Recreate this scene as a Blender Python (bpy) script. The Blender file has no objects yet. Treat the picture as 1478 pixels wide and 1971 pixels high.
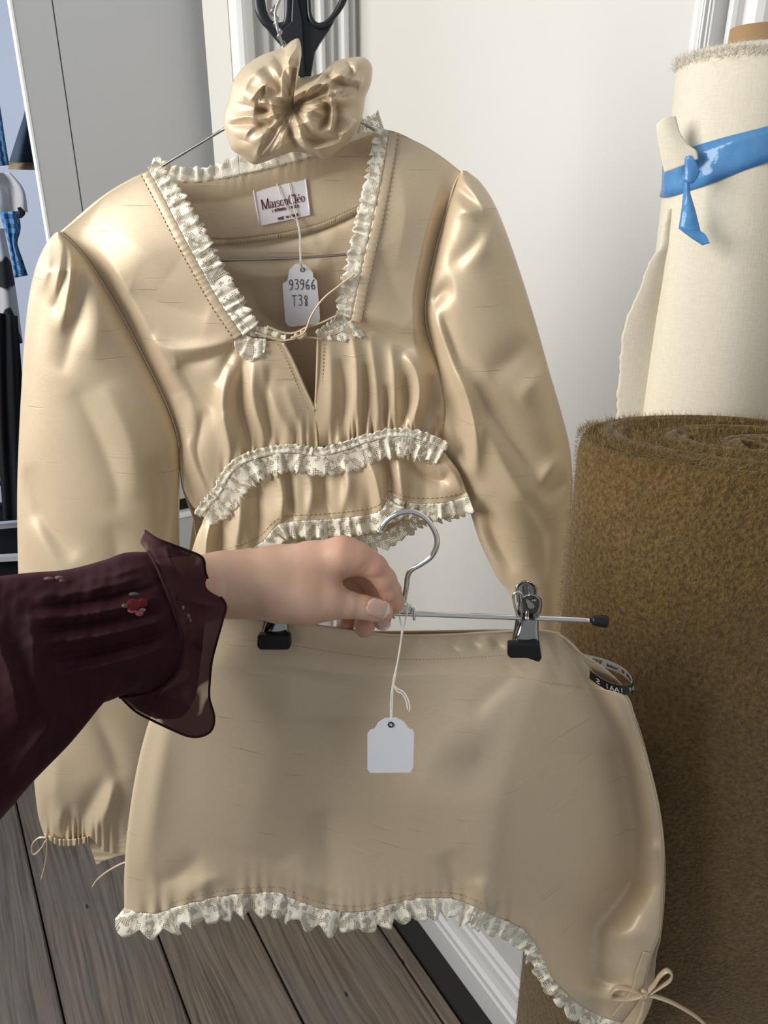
import bpy, math, random
import numpy as np
from mathutils import Vector

random.seed(7)
RNG = np.random.default_rng(11)
SC = bpy.context.scene
COL = SC.collection

# ------------------------------------------------------------------ camera
FPX, CX, CY = 1480.0, 739.0, 985.5
H = 1.70
TH = math.radians(23.4)
cam_data = bpy.data.cameras.new('camera')
cam_data.sensor_fit = 'VERTICAL'
cam_data.sensor_height = 24.0
cam_data.lens = FPX / 1971.0 * 24.0
cam_data.clip_start = 0.02
cam = bpy.data.objects.new('camera', cam_data)
COL.objects.link(cam)
cam.location = (0, 0, H)
cam.rotation_euler = (math.radians(90) - TH, 0, 0)
SC.camera = cam

# ------------------------------------------------------------------ light
w = bpy.data.worlds.new('world')
SC.world = w
w.use_nodes = True
w.node_tree.nodes['Background'].inputs[0].default_value = (0.86, 0.92, 1.0, 1)
w.node_tree.nodes['Background'].inputs[1].default_value = 0.41


def area(name, loc, target, sx, sy, power, col):
    d = bpy.data.lights.new(name, 'AREA')
    d.shape = 'RECTANGLE'
    d.size, d.size_y, d.energy, d.color = sx, sy, power, col
    o = bpy.data.objects.new(name, d)
    COL.objects.link(o)
    o.location = loc
    o.rotation_euler = (Vector(target) - Vector(loc)).to_track_quat('-Z', 'Y').to_euler()
    return o


area('window_daylight', (-2.15, -0.15, 2.25), (0.05, 0.90, 1.30), 1.4, 1.5, 84, (1.0, 0.97, 0.92))
area('far_window_daylight', (-2.6, 2.0, 2.3), (-1.0, 2.6, 1.2), 0.9, 1.3, 22, (0.80, 0.88, 1.0))

SC.view_settings.view_transform = 'Standard'
SC.view_settings.look = 'None'
SC.view_settings.exposure = 0.0
SC.view_settings.gamma = 1.0
SC.view_settings.use_curve_mapping = False

# ------------------------------------------------------------------ geometry helpers
C0 = np.array([0, 0, H])
FW = np.array([0, math.cos(TH), -math.sin(TH)])
UP = np.array([0, math.sin(TH), math.cos(TH)])
RT = np.array([1.0, 0, 0])


def ray(x, y):
    x = np.asarray(x, float)
    y = np.asarray(y, float)
    return (RT * ((x - CX) / FPX)[..., None] + UP * ((CY - y) / FPX)[..., None] + FW)


class Plane:
    def __init__(s, p, n):
        s.p = np.array(p, float)
        s.n = np.array(n, float) / np.linalg.norm(n)

    def at(s, x, y, off=0.0):
        d = ray(x, y)
        t = ((s.p - C0) @ s.n + np.asarray(off, float)) / (d @ s.n)
        return C0 + d * t[..., None]

    def pts(s, xy, off=0.0):
        xy = np.asarray(xy, float)
        return s.at(xy[..., 0], xy[..., 1], off)


def vplane(D, a=0.0):
    """vertical plane Y = D + X*tan(a), normal facing the camera"""
    return Plane((0, D, 0), (math.sin(a), -math.cos(a), 0))


def spl(pts, n, lin=False):
    p = np.asarray(pts, float)
    if lin or len(p) < 3:
        dense = p
    else:
        q = np.vstack([2 * p[0] - p[1], p, 2 * p[-1] - p[-2]])
        t = np.linspace(0, 1, 16, endpoint=False)[:, None]
        out = []
        for i in range(1, len(q) - 2):
            a, b, c, d = q[i - 1], q[i], q[i + 1], q[i + 2]
            out.append(0.5 * ((2 * b) + (c - a) * t + (2 * a - 5 * b + 4 * c - d) * t ** 2 + (3 * b - a - 3 * c + d) * t ** 3))
        dense = np.vstack(out + [p[-1:]])
    L = np.r_[0, np.cumsum(np.linalg.norm(np.diff(dense, axis=0), axis=1))]
    s = np.linspace(0, L[-1], n)
    return np.stack([np.interp(s, L, dense[:, k]) for k in range(dense.shape[1])], 1)


def coons(top, bot, left, right, nu, nv):
    T, B = spl(top, nu), spl(bot, nu)
    Lf, Rg = spl(left, nv), spl(right, nv)
    u = np.linspace(0, 1, nu)[None, :, None]
    v = np.linspace(0, 1, nv)[:, None, None]
    S = (1 - v) * T[None] + v * B[None] + (1 - u) * Lf[:, None] + u * Rg[:, None]
    S -= (1 - u) * (1 - v) * T[0] + u * (1 - v) * T[-1] + (1 - u) * v * B[0] + u * v * B[-1]
    return S, u[..., 0], v[..., 0]


def folds(XY, specs, sharp=1.35):
    """sum of ridges: (polyline px, amplitude m, (width left, width right) px)"""
    out = np.zeros(XY.shape[:-1])
    for spec in specs:
        pl, amp, wd = np.asarray(spl(spec[0], max(8, 4 * len(spec[0]))), float), spec[1], spec[2]
        wl, wr = wd if isinstance(wd, tuple) else (wd, wd)
        best = np.full(out.shape, 1e9)
        bt = np.zeros(out.shape)
        bs = np.zeros(out.shape)
        m = len(pl) - 1
        for i in range(m):
            a, b = pl[i], pl[i + 1]
            ab = b - a
            L2 = ab @ ab + 1e-9
            t = np.clip(((XY - a) @ ab) / L2, 0, 1)
            dv = XY - (a + t[..., None] * ab)
            d = np.hypot(dv[..., 0], dv[..., 1])
            sg = ab[0] * dv[..., 1] - ab[1] * dv[..., 0]
            k = d < best
            best = np.where(k, d, best)
            bt = np.where(k, (i + t) / m, bt)
            bs = np.where(k, sg, bs)
        wv = np.where(bs > 0, wl, wr)
        taper = np.clip(np.sin(np.pi * np.clip(bt, 0.0, 1.0)), 0, 1) ** 0.6
        if len(spec) > 3 and spec[3] == 'end':      # full at the end of the polyline
            taper = np.clip(bt, 0, 1) ** 0.7
        out += amp * np.exp(-(best / wv) ** sharp) * taper
    return out


def sstep(a, b, x):
    t = np.clip((x - a) / (b - a), 0, 1)
    return t * t * (3 - 2 * t)


def blur(a, n):
    for _ in range(n):
        p = np.pad(a, 1, mode='edge')
        a = (p[1:-1, 1:-1] * 2 + p[:-2, 1:-1] + p[2:, 1:-1] + p[1:-1, :-2] + p[1:-1, 2:]) / 6
    return a


def noise2(XY, scale, seed=0, octv=2):
    r = np.random.default_rng(seed)
    out = np.zeros(XY.shape[:-1])
    for o in range(octv):
        for k in range(5):
            a = r.uniform(0, 2 * np.pi)
            f = 2 * np.pi / scale * r.uniform(0.7, 1.4) * 2 ** o
            out += np.sin((XY[..., 0] * math.cos(a) + XY[..., 1] * math.sin(a)) * f + r.uniform(0, 6.28)) / 2 ** o
    return out / 5


def gathers(x, seed, period):
    """uneven pleat wave along x (px)"""
    r = np.random.default_rng(seed)
    xs = np.linspace(x.min() - 50, x.max() + 50, 400)
    ph = np.cumsum(np.abs(1 + 0.55 * np.interp(xs, np.linspace(xs[0], xs[-1], 40), r.normal(size=40)))) * (xs[1] - xs[0]) * 2 * np.pi / period
    am = 0.55 + 0.45 * np.interp(xs, np.linspace(xs[0], xs[-1], 30), r.uniform(-1, 1, 30))
    return np.interp(x, xs, np.sin(ph) * am)


def samp(XY, off, P):
    """surface offset of a sheet at px points (nearest grid vertex)"""
    A = XY.reshape(-1, 2)
    o = np.broadcast_to(off, XY.shape[:-1]).ravel()
    return np.array([o[np.argmin(((A - q) ** 2).sum(1))] for q in np.asarray(P, float)])


# ------------------------------------------------------------------ objects
def link(name, me, mat, parent=None, label=None, cat=None, group=None, kind=None):
    o = bpy.data.objects.new(name, me)
    COL.objects.link(o)
    if me is not None and mat is not None:
        if not me.materials:
            me.materials.append(mat)
    if parent is not None:
        o.parent = parent
    tag(o, label, cat, group, kind)
    return o


def tag(o, label=None, cat=None, group=None, kind=None):
    if label: o['label'] = label
    if cat: o['category'] = cat
    if group: o['group'] = group
    if kind: o['kind'] = kind
    return o


def thing(name, label, cat, loc, group=None):
    """an Empty at a thing's base; children keep world coordinates"""
    o = link(name, None, None, None, label, cat, group)
    o.location = tuple(float(q) for q in loc)
    o.empty_display_size = 0.02
    return o


def mesh(name, V, Fc, uv=None, smooth=True):
    me = bpy.data.meshes.new(name)
    V = np.asarray(V, float)
    me.from_pydata(V.reshape(-1, 3).tolist(), [], [tuple(f) for f in Fc])
    if smooth:
        me.polygons.foreach_set('use_smooth', np.ones(len(me.polygons), bool))
    if uv is not None:
        l = me.uv_layers.new(name='UVMap')
        idx = np.empty(len(me.loops), int)
        me.loops.foreach_get('vertex_index', idx)
        l.data.foreach_set('uv', np.asarray(uv, float)[idx].ravel())
    me.update()
    return me


def put(name, V, Fc, mat, parent=None, uv=None, smooth=True, **k):
    """make the object; V is in world coordinates; its origin follows the parent"""
    V = np.asarray(V, float).reshape(-1, 3)
    if parent is not None:
        p = parent
        while p is not None:
            V = V - np.array(p.location)
            p = p.parent
    return link(name, mesh(name, V, Fc, uv, smooth), mat, parent, **k)


def gridfaces(nv, nu, closeu=False, base=0, flip=False):
    out = []
    for j in range(nv - 1):
        for i in range(nu if closeu else nu - 1):
            a = j * nu + i
            b = j * nu + (i + 1) % nu
            q = (base + a, base + b, base + b + nu, base + a + nu)
            out.append(q[::-1] if flip else q)
    return out


def sheet(name, pl, XY, off, mat, parent, thick=0.0009, uvrot=0.0, **k):
    V = pl.pts(XY, off)
    nv, nu = XY.shape[:2]
    tdir = np.cross(np.array([0, 0, 1.0]), pl.n)
    uu = (V @ tdir).ravel()
    vv = V[..., 2].ravel()
    c, s = math.cos(uvrot), math.sin(uvrot)
    uv = np.stack([c * uu - s * vv, s * uu + c * vv], 1)
    o = put(name, V, gridfaces(nv, nu), mat, parent, uv, **k)
    if thick:
        m = o.modifiers.new('fabric', 'SOLIDIFY')
        m.thickness = thick
        m.offset = 0
    return o


def tube_geo(P, r, sides=8, caps=True, flat=1.0, nref=None):
    P = np.asarray(P, float)
    n = len(P)
    r = np.broadcast_to(np.asarray(r, float), (n,))
    T = np.gradient(P, axis=0)
    T /= np.linalg.norm(T, axis=1)[:, None] + 1e-12
    ref = np.array([0, 0, 1.0]) if nref is None else np.asarray(nref, float)
    if nref is None and abs(T[0] @ ref) > 0.9:
        ref = np.array([1.0, 0, 0])
    N = ref - T[0] * (T[0] @ ref)
    N /= np.linalg.norm(N)
    V = []
    a = np.linspace(0, 2 * np.pi, sides, endpoint=False)
    for i in range(n):
        if nref is not None:
            N = ref - T[i] * (T[i] @ ref)
        else:
            N = N - T[i] * (T[i] @ N)
        N /= np.linalg.norm(N) + 1e-12
        B = np.cross(T[i], N)
        V.append(P[i] + r[i] * (np.cos(a)[:, None] * N * flat + np.sin(a)[:, None] * B))
    V = np.vstack(V)
    Fc = gridfaces(n, sides, True)
    if caps:
        Fc.append(tuple(range(sides))[::-1])
        Fc.append(tuple((n - 1) * sides + k for k in range(sides)))
    return V, Fc


class MB:
    """collects pieces of one part"""
    def __init__(s):
        s.V, s.F, s.n = [], [], 0

    def add(s, V, Fc):
        V = np.asarray(V, float).reshape(-1, 3)
        s.V.append(V)
        s.F += [tuple(i + s.n for i in f) for f in Fc]
        s.n += len(V)

    def tube(s, P, r, **k):
        s.add(*tube_geo(P, r, **k))

    def build(s, name, mat, parent=None, smooth=True, **k):
        return put(name, np.vstack(s.V), s.F, mat, parent, None, smooth, **k)


def tube(name, P, r, mat, parent=None, sides=8, caps=True, flat=1.0, nref=None, label=None, **k):
    V, Fc = tube_geo(P, r, sides, caps, flat, nref)
    return put(name, V, Fc, mat, parent, label=label, **k)


def prism_geo(outline, pl, off, thick):
    """flat outline (px) on a plane, given a real thickness"""
    a = pl.pts(np.asarray(outline, float), np.full(len(outline), off + thick / 2))
    b = pl.pts(np.asarray(outline, float), np.full(len(outline), off - thick / 2))
    b = a - pl.n * thick
    n = len(a)
    Fc = [tuple(range(n))[::-1], tuple(range(n, 2 * n))]
    Fc += [(i, (i + 1) % n, n + (i + 1) % n, n + i) for i in range(n)]
    return np.vstack([a, b]), Fc


def box_geo(c, ax, ay, az, hx, hy, hz):
    c, ax, ay, az = (np.asarray(q, float) for q in (c, ax, ay, az))
    V = [c + ax * hx * i + ay * hy * j + az * hz * k for k in (-1, 1) for j in (-1, 1) for i in (-1, 1)]
    return np.array(V), [(0, 2, 3, 1), (4, 5, 7, 6), (0, 1, 5, 4), (2, 6, 7, 3), (0, 4, 6, 2), (1, 3, 7, 5)]


def bevel(o, wdt, seg=2):
    m = o.modifiers.new('bevel', 'BEVEL')
    m.width, m.segments, m.limit_method = wdt, seg, 'ANGLE'
    return o


# ------------------------------------------------------------------ materials
def new_mat(name):
    m = bpy.data.materials.new(name)
    m.use_nodes = True
    nt = m.node_tree
    return m, nt, nt.nodes['Principled BSDF']


def N(nt, typ, **k):
    n = nt.nodes.new(typ)
    for a, b in k.items():
        setattr(n, a, b)
    return n


def mixc(nt, fac, a, b, blend='MIX'):
    n = N(nt, 'ShaderNodeMix', data_type='RGBA', blend_type=blend)
    for s, v in ((0, fac), (6, a), (7, b)):
        if hasattr(v, 'links'):
            nt.links.new(v, n.inputs[s])
        else:
            n.inputs[s].default_value = (*v, 1) if isinstance(v, tuple) and len(v) == 3 else v
    return n.outputs[2]


def math_(nt, op, a, b=0.0, c=0.0):
    n = N(nt, 'ShaderNodeMath', operation=op)
    for i, v in enumerate((a, b, c)):
        if hasattr(v, 'links'):
            nt.links.new(v, n.inputs[i])
        else:
            n.inputs[i].default_value = v
    return n.outputs[0]


def noise(nt, vec, scale, detail=4, rough=0.5, sc=(1, 1, 1), out=0):
    mp = N(nt, 'ShaderNodeMapping')
    mp.inputs['Scale'].default_value = sc
    nt.links.new(vec, mp.inputs[0])
    n = N(nt, 'ShaderNodeTexNoise')
    n.inputs['Scale'].default_value = scale
    n.inputs['Detail'].default_value = detail
    n.inputs['Roughness'].default_value = rough
    nt.links.new(mp.outputs[0], n.inputs['Vector'])
    return n.outputs[out]


def maprange(nt, v, a, b, c=0.0, d=1.0):
    n = N(nt, 'ShaderNodeMapRange')
    nt.links.new(v, n.inputs[0])
    for i, q in enumerate((a, b, c, d)):
        n.inputs[i + 1].default_value = q
    return n.outputs[0]


def bump(nt, bs, h, strength, dist):
    b = N(nt, 'ShaderNodeBump')
    b.inputs['Strength'].default_value = strength
    b.inputs['Distance'].default_value = dist
    nt.links.new(h, b.inputs['Height'])
    nt.links.new(b.outputs[0], bs.inputs['Normal'])


def simple(name, col, rough=0.6, metal=0.0, nscale=0, namp=0.12, bumpd=0.0, spec=0.5, coat=0):
    m, nt, bs = new_mat(name)
    tc = N(nt, 'ShaderNodeTexCoord')
    if nscale:
        f = noise(nt, tc.outputs['Object'], nscale, 5)
        lo = tuple(max(0, q * (1 - namp)) for q in col)
        hi = tuple(min(1, q * (1 + namp)) for q in col)
        nt.links.new(mixc(nt, f, lo, hi), bs.inputs['Base Color'])
        if bumpd:
            bump(nt, bs, f, 0.5, bumpd)
    else:
        bs.inputs['Base Color'].default_value = (*col, 1)
    bs.inputs['Roughness'].default_value = rough
    bs.inputs['Metallic'].default_value = metal
    bs.inputs['Specular IOR Level'].default_value = spec
    if coat:
        bs.inputs['Coat Weight'].default_value = coat
    return m


def satin_mat(name, col, rough=0.40, metal=0.20):
    m, nt, bs = new_mat(name)
    uv = N(nt, 'ShaderNodeUVMap').outputs[0]
    thread = noise(nt, uv, 1.0, 2, 0.6, (160, 2600, 1))
    weave = noise(nt, uv, 1.0, 2, 0.6, (2200, 500, 1))
    slub = noise(nt, uv, 1.0, 1, 0.5, (16, 420, 1))
    slubm = maprange(nt, slub, 0.70, 0.76)
    slub2 = maprange(nt, noise(nt, uv, 1.0, 1, 0.5, (22, 560, 7)), 0.72, 0.79)
    blot = noise(nt, uv, 14, 2)
    dark = tuple(q * 0.62 for q in col)
    lite = tuple(min(1, q * 1.18) for q in col)
    c = mixc(nt, maprange(nt, thread, 0.3, 0.7), tuple(q * 0.93 for q in col), tuple(min(1, q * 1.05) for q in col))
    c = mixc(nt, math_(nt, 'MULTIPLY', slubm, 0.75), c, dark)
    c = mixc(nt, math_(nt, 'MULTIPLY', slub2, 0.6), c, lite)
    nt.links.new(c, bs.inputs['Base Color'])
    bs.inputs['Metallic'].default_value = metal
    nt.links.new(maprange(nt, blot, 0.3, 0.7, rough - 0.03, rough + 0.05), bs.inputs['Roughness'])
    h = math_(nt, 'ADD', math_(nt, 'ADD', thread, math_(nt, 'MULTIPLY', weave, 0.5)), math_(nt, 'MULTIPLY', slubm, 1.2))
    bump(nt, bs, h, 0.35, 0.00025)
    bs.inputs['Sheen Weight'].default_value = 0.12
    return m


M = {}
M['satin'] = satin_mat('champagne_satin', (0.665, 0.53, 0.36))
M['thread'] = simple('thread', (0.42, 0.29, 0.15), 0.7)
M['thread_light'] = simple('overlock_thread', (0.80, 0.66, 0.46), 0.7)


def lace_mat():
    m, nt, bs = new_mat('ivory_lace')
    uv = N(nt, 'ShaderNodeUVMap').outputs[0]
    sep = N(nt, 'ShaderNodeSeparateXYZ')
    nt.links.new(uv, sep.inputs[0])
    vo = N(nt, 'ShaderNodeTexVoronoi', feature='DISTANCE_TO_EDGE')
    vo.inputs['Scale'].default_value = 560
    vo.inputs['Randomness'].default_value = 0.25
    nt.links.new(uv, vo.inputs['Vector'])
    net = maprange(nt, vo.outputs['Distance'], 0.10, 0.17)            # 1 = hole of the net
    flower = noise(nt, uv, 120, 2, 0.5)
    fl = maprange(nt, flower, 0.475, 0.51)                              # 1 = solid petal
    edge = maprange(nt, sep.outputs[1], 0.0115, 0.0125)                # outer border is solid
    # outline of petals is heavier
    solid = math_(nt, 'MAXIMUM', fl, 0.0)
    hole = math_(nt, 'MULTIPLY', net, math_(nt, 'SUBTRACT', 1.0, solid))
    tr = N(nt, 'ShaderNodeBsdfTransparent')
    mx = N(nt, 'ShaderNodeMixShader')
    nt.links.new(math_(nt, 'MULTIPLY', hole, 0.93), mx.inputs[0])
    nt.links.new(bs.outputs[0], mx.inputs[1])
    nt.links.new(tr.outputs[0], mx.inputs[2])
    nt.links.new(mx.outputs[0], nt.nodes['Material Output'].inputs[0])
    c = mixc(nt, fl, (0.80, 0.735, 0.58), (0.89, 0.84, 0.71))
    nt.links.new(c, bs.inputs['Base Color'])
    bs.inputs['Roughness'].default_value = 0.75
    h = math_(nt, 'ADD', flower, math_(nt, 'MULTIPLY', noise(nt, uv, 500, 2), 0.5))
    bump(nt, bs, h, 0.6, 0.0006)
    return m


M['lace'] = lace_mat()
M['wall'] = simple('cream_wall_paint', (0.62, 0.605, 0.57), 0.6, nscale=3, namp=0.03, bumpd=0.0006)
M['trim'] = simple('white_gloss_paint', (0.72, 0.715, 0.70), 0.4, nscale=6, namp=0.03)
M['grey'] = simple('grey_cupboard_paint', (0.52, 0.525, 0.53), 0.5, nscale=2, namp=0.05)
M['white'] = simple('white_edge_paint', (0.88, 0.89, 0.90), 0.45)
M['farwall'] = simple('pale_blue_white_wall', (0.60, 0.65, 0.78), 0.8, nscale=2, namp=0.05)
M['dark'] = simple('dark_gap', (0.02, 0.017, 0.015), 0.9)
M['chrome'] = simple('chrome', (0.72, 0.71, 0.69), 0.10, 1.0, nscale=40, namp=0.06)
M['clipchrome'] = simple('chrome_dark_reflections', (0.34, 0.335, 0.325), 0.12, 1.0, nscale=40, namp=0.06)  # same chrome for the clips, dark reflections put into the base colour
M['wire'] = simple('galvanised_wire', (0.42, 0.41, 0.40), 0.32, 1.0, nscale=60, namp=0.2)
M['black'] = simple('black_rubber', (0.009, 0.009, 0.010), 0.42, spec=0.35)
M['blackpaint'] = simple('black_enamel', (0.012, 0.014, 0.019), 0.33, nscale=20, namp=0.3)
M['steel'] = simple('scissor_steel', (0.40, 0.40, 0.41), 0.3, 1.0, nscale=30, namp=0.15)
M['card'] = simple('white_card', (0.80, 0.80, 0.83), 0.6, nscale=30, namp=0.02)
M['string'] = simple('white_cotton_string', (0.78, 0.74, 0.66), 0.85, nscale=900, namp=0.15)
M['ink'] = simple('black_ink', (0.03, 0.03, 0.035), 0.6)
M['redink'] = simple('oxblood_print', (0.11, 0.012, 0.022), 0.7)
M['ribbonw'] = simple('white_ribbon', (0.62, 0.60, 0.58), 0.5)
M['label'] = simple('white_satin_label', (0.80, 0.76, 0.78), 0.4, nscale=300, namp=0.05)
M['cardboard'] = simple('cardboard_core', (0.36, 0.22, 0.11), 0.8, nscale=25, namp=0.25, bumpd=0.001)
M['nail'] = simple('fingernail', (0.62, 0.39, 0.31), 0.2, coat=0.6)
M['nailtip'] = simple('fingernail_white_tip', (0.76, 0.64, 0.53), 0.3, coat=0.5)
M['pink'] = simple('pink_print_petals', (0.45, 0.10, 0.15), 0.9)
M['red'] = simple('red_print_petals', (0.16, 0.008, 0.012), 0.9)
M['palepink'] = simple('pale_print_petals', (0.28, 0.14, 0.14), 0.9)
M['leafgrey'] = simple('grey_green_print_leaf', (0.13, 0.11, 0.075), 0.9)


def skin_mat():
    m, nt, bs = new_mat('skin')
    tc = N(nt, 'ShaderNodeTexCoord').outputs['Object']
    f = noise(nt, tc, 35, 3)
    c = mixc(nt, maprange(nt, f, 0.35, 0.65), (0.60, 0.355, 0.245), (0.65, 0.42, 0.295))
    at = N(nt, 'ShaderNodeVertexColor', layer_name='flush')
    c = mixc(nt, at.outputs[0], c, (0.66, 0.28, 0.19))
    nt.links.new(c, bs.inputs['Base Color'])
    bs.inputs['Roughness'].default_value = 0.48
    bs.inputs['Subsurface Weight'].default_value = 0.18
    bs.inputs['Subsurface Radius'].default_value = (0.008, 0.003, 0.0015)
    bs.inputs['Subsurface Scale'].default_value = 0.5
    h = noise(nt, tc, 900, 3)
    bump(nt, bs, h, 0.25, 0.0004)
    return m


M['skin'] = skin_mat()


def chiffon(name, col, clear, clear2):
    m, nt, bs = new_mat(name)
    tc = N(nt, 'ShaderNodeTexCoord').outputs['Object']
    f = noise(nt, tc, 55, 4)
    nt.links.new(mixc(nt, f, tuple(q * 0.6 for q in col), tuple(q * 1.4 for q in col)), bs.inputs['Base Color'])
    bs.inputs['Roughness'].default_value = 0.75
    bs.inputs['Sheen Weight'].default_value = 0.12
    bs.inputs['Sheen Tint'].default_value = (0.30, 0.07, 0.10, 1)
    bs.inputs['Specular IOR Level'].default_value = 0.2
    bump(nt, bs, noise(nt, tc, 700, 2), 0.3, 0.0004)
    tr = N(nt, 'ShaderNodeBsdfTransparent')
    mx = N(nt, 'ShaderNodeMixShader')
    nt.links.new(maprange(nt, noise(nt, tc, 34, 1), 0.54, 0.63, clear, clear2), mx.inputs[0])
    nt.links.new(bs.outputs[0], mx.inputs[1])
    nt.links.new(tr.outputs[0], mx.inputs[2])
    nt.links.new(mx.outputs[0], nt.nodes['Material Output'].inputs[0])
    return m


M['chiffon'] = chiffon('maroon_chiffon', (0.026, 0.0045, 0.008), 0.0, 0.03)
M['chiffon_sheer'] = chiffon('sheer_maroon_chiffon', (0.036, 0.0065, 0.011), 0.04, 0.50)


def wood_mat():
    m, nt, bs = new_mat('aged_floorboard')
    tc = N(nt, 'ShaderNodeTexCoord').outputs['Object']
    info = N(nt, 'ShaderNodeObjectInfo')
    off = N(nt, 'ShaderNodeVectorMath', operation='ADD')
    sc_ = N(nt, 'ShaderNodeVectorMath', operation='SCALE')
    nt.links.new(tc, off.inputs[0])
    cmb = N(nt, 'ShaderNodeCombineXYZ')
    nt.links.new(math_(nt, 'MULTIPLY', info.outputs['Random'], 9.0), cmb.inputs[0])
    nt.links.new(math_(nt, 'MULTIPLY', info.outputs['Random'], 5.0), cmb.inputs[1])
    nt.links.new(cmb.outputs[0], off.inputs[1])
    v = off.outputs[0]
    warp = noise(nt, v, 1.0, 2, 0.5, (6, 1.6, 1), out=1)
    vw = N(nt, 'ShaderNodeVectorMath', operation='MULTIPLY_ADD')
    nt.links.new(warp, vw.inputs[0])
    vw.inputs[1].default_value = (0.055, 0.0, 0.0)
    nt.links.new(v, vw.inputs[2])
    grain = noise(nt, vw.outputs[0], 1.0, 6, 0.72, (95, 2.0, 1))
    fine = noise(nt, vw.outputs[0], 1.0, 3, 0.6, (520, 5, 1))
    blot = noise(nt, v, 5, 4, 0.6)
    c = mixc(nt, maprange(nt, grain, 0.38, 0.62), (0.060, 0.041, 0.027), (0.205, 0.158, 0.115))
    c = mixc(nt, math_(nt, 'MULTIPLY', maprange(nt, fine, 0.35, 0.75), 0.35), c, (0.27, 0.235, 0.19))
    c = mixc(nt, math_(nt, 'MULTIPLY', maprange(nt, blot, 0.45, 0.7), 0.5), c, (0.14, 0.125, 0.115))
    vo = N(nt, 'ShaderNodeTexVoronoi')
    vo.inputs['Scale'].default_value = 14
    mp = N(nt, 'ShaderNodeMapping')
    mp.inputs['Scale'].default_value = (1.0, 0.45, 1)
    nt.links.new(v, mp.inputs[0])
    nt.links.new(mp.outputs[0], vo.inputs['Vector'])
    hole = math_(nt, 'LESS_THAN', vo.outputs['Distance'], 0.055)
    c = mixc(nt, hole, c, (0.012, 0.010, 0.009))
    nt.links.new(c, bs.inputs['Base Color'])
    nt.links.new(maprange(nt, blot, 0.3, 0.7, 0.36, 0.55), bs.inputs['Roughness'])
    bump(nt, bs, math_(nt, 'SUBTRACT', grain, math_(nt, 'MULTIPLY', hole, 2.0)), 0.5, 0.0022)
    return m


M['wood'] = wood_mat()


def cloth_mat(name, col, scale=900, rough=0.9):
    m, nt, bs = new_mat(name)
    tc = N(nt, 'ShaderNodeTexCoord').outputs['Object']
    a = noise(nt, tc, 1, 2, 0.6, (scale, scale, scale * 0.12))
    b = noise(nt, tc, 1, 2, 0.6, (scale * 0.15, scale * 0.15, scale))
    f = math_(nt, 'MULTIPLY', math_(nt, 'ADD', a, b), 0.5)
    big = noise(nt, tc, 9, 3)
    c = mixc(nt, maprange(nt, f, 0.35, 0.65), tuple(q * 0.92 for q in col), tuple(min(1, q * 1.05) for q in col))
    c = mixc(nt, math_(nt, 'MULTIPLY', maprange(nt, big, 0.4, 0.7), 0.25), c, tuple(q * 0.9 for q in col))
    nt.links.new(c, bs.inputs['Base Color'])
    bs.inputs['Roughness'].default_value = rough
    bs.inputs['Sheen Weight'].default_value = 0.2
    bs.inputs['Specular IOR Level'].default_value = 0.2
    bump(nt, bs, math_(nt, 'ADD', f, big), 0.4, 0.0009)
    return m


M['canvas'] = cloth_mat('unbleached_cotton_canvas', (0.72, 0.66, 0.53))
M['fray'] = cloth_mat('frayed_cotton', (0.74, 0.70, 0.62))


def mohair_mat():
    m, nt, bs = new_mat('ochre_mohair')
    tc = N(nt, 'ShaderNodeTexCoord').outputs['Object']
    f = noise(nt, tc, 260, 3, 0.6)
    big = noise(nt, tc, 16, 3)
    c = mixc(nt, maprange(nt, f, 0.3, 0.7), (0.075, 0.042, 0.011), (0.19, 0.118, 0.038))
    c = mixc(nt, math_(nt, 'MULTIPLY', maprange(nt, big, 0.4, 0.7), 0.4), c, (0.085, 0.047, 0.013))
    nt.links.new(c, bs.inputs['Base Color'])
    bs.inputs['Roughness'].default_value = 0.95
    bs.inputs['Sheen Weight'].default_value = 0.25
    bs.inputs['Specular IOR Level'].default_value = 0.1
    bump(nt, bs, f, 0.9, 0.004)
    return m


M['mohair'] = mohair_mat()


def fibre_mat(name, a, b):
    m, nt, bs = new_mat(name)
    g = N(nt, 'ShaderNodeNewGeometry')
    nt.links.new(mixc(nt, g.outputs['Random Per Island'], a, b), bs.inputs['Base Color'])
    bs.inputs['Roughness'].default_value = 0.7
    bs.inputs['Specular IOR Level'].default_value = 0.25
    return m


M['pile'] = fibre_mat('mohair_fibres', (0.090, 0.052, 0.014), (0.32, 0.21, 0.075))


def plastic_mat():
    m, nt, bs = new_mat('blue_plastic_film')
    tc = N(nt, 'ShaderNodeTexCoord').outputs['Object']
    f = noise(nt, tc, 60, 4)
    nt.links.new(mixc(nt, f, (0.06, 0.24, 0.56), (0.20, 0.46, 0.74)), bs.inputs['Base Color'])
    bs.inputs['Roughness'].default_value = 0.12
    bump(nt, bs, f, 0.6, 0.002)
    tr = N(nt, 'ShaderNodeBsdfTransparent')
    tr.inputs[0].default_value = (0.35, 0.62, 0.95, 1)
    mx = N(nt, 'ShaderNodeMixShader')
    mx.inputs[0].default_value = 0.32
    nt.links.new(bs.outputs[0], mx.inputs[1])
    nt.links.new(tr.outputs[0], mx.inputs[2])
    nt.links.new(mx.outputs[0], nt.nodes['Material Output'].inputs[0])
    return m


M['plastic'] = plastic_mat()


def gingham_mat():
    m, nt, bs = new_mat('blue_gingham')
    tc = N(nt, 'ShaderNodeTexCoord').outputs['Object']
    ch = N(nt, 'ShaderNodeTexChecker')
    ch.inputs['Scale'].default_value = 85
    ch.inputs['Color1'].default_value = (0.03, 0.11, 0.26, 1)
    ch.inputs['Color2'].default_value = (0.10, 0.26, 0.50, 1)
    nt.links.new(tc, ch.inputs['Vector'])
    nt.links.new(ch.outputs[0], bs.inputs['Base Color'])
    bs.inputs['Roughness'].default_value = 0.85
    return m


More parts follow.
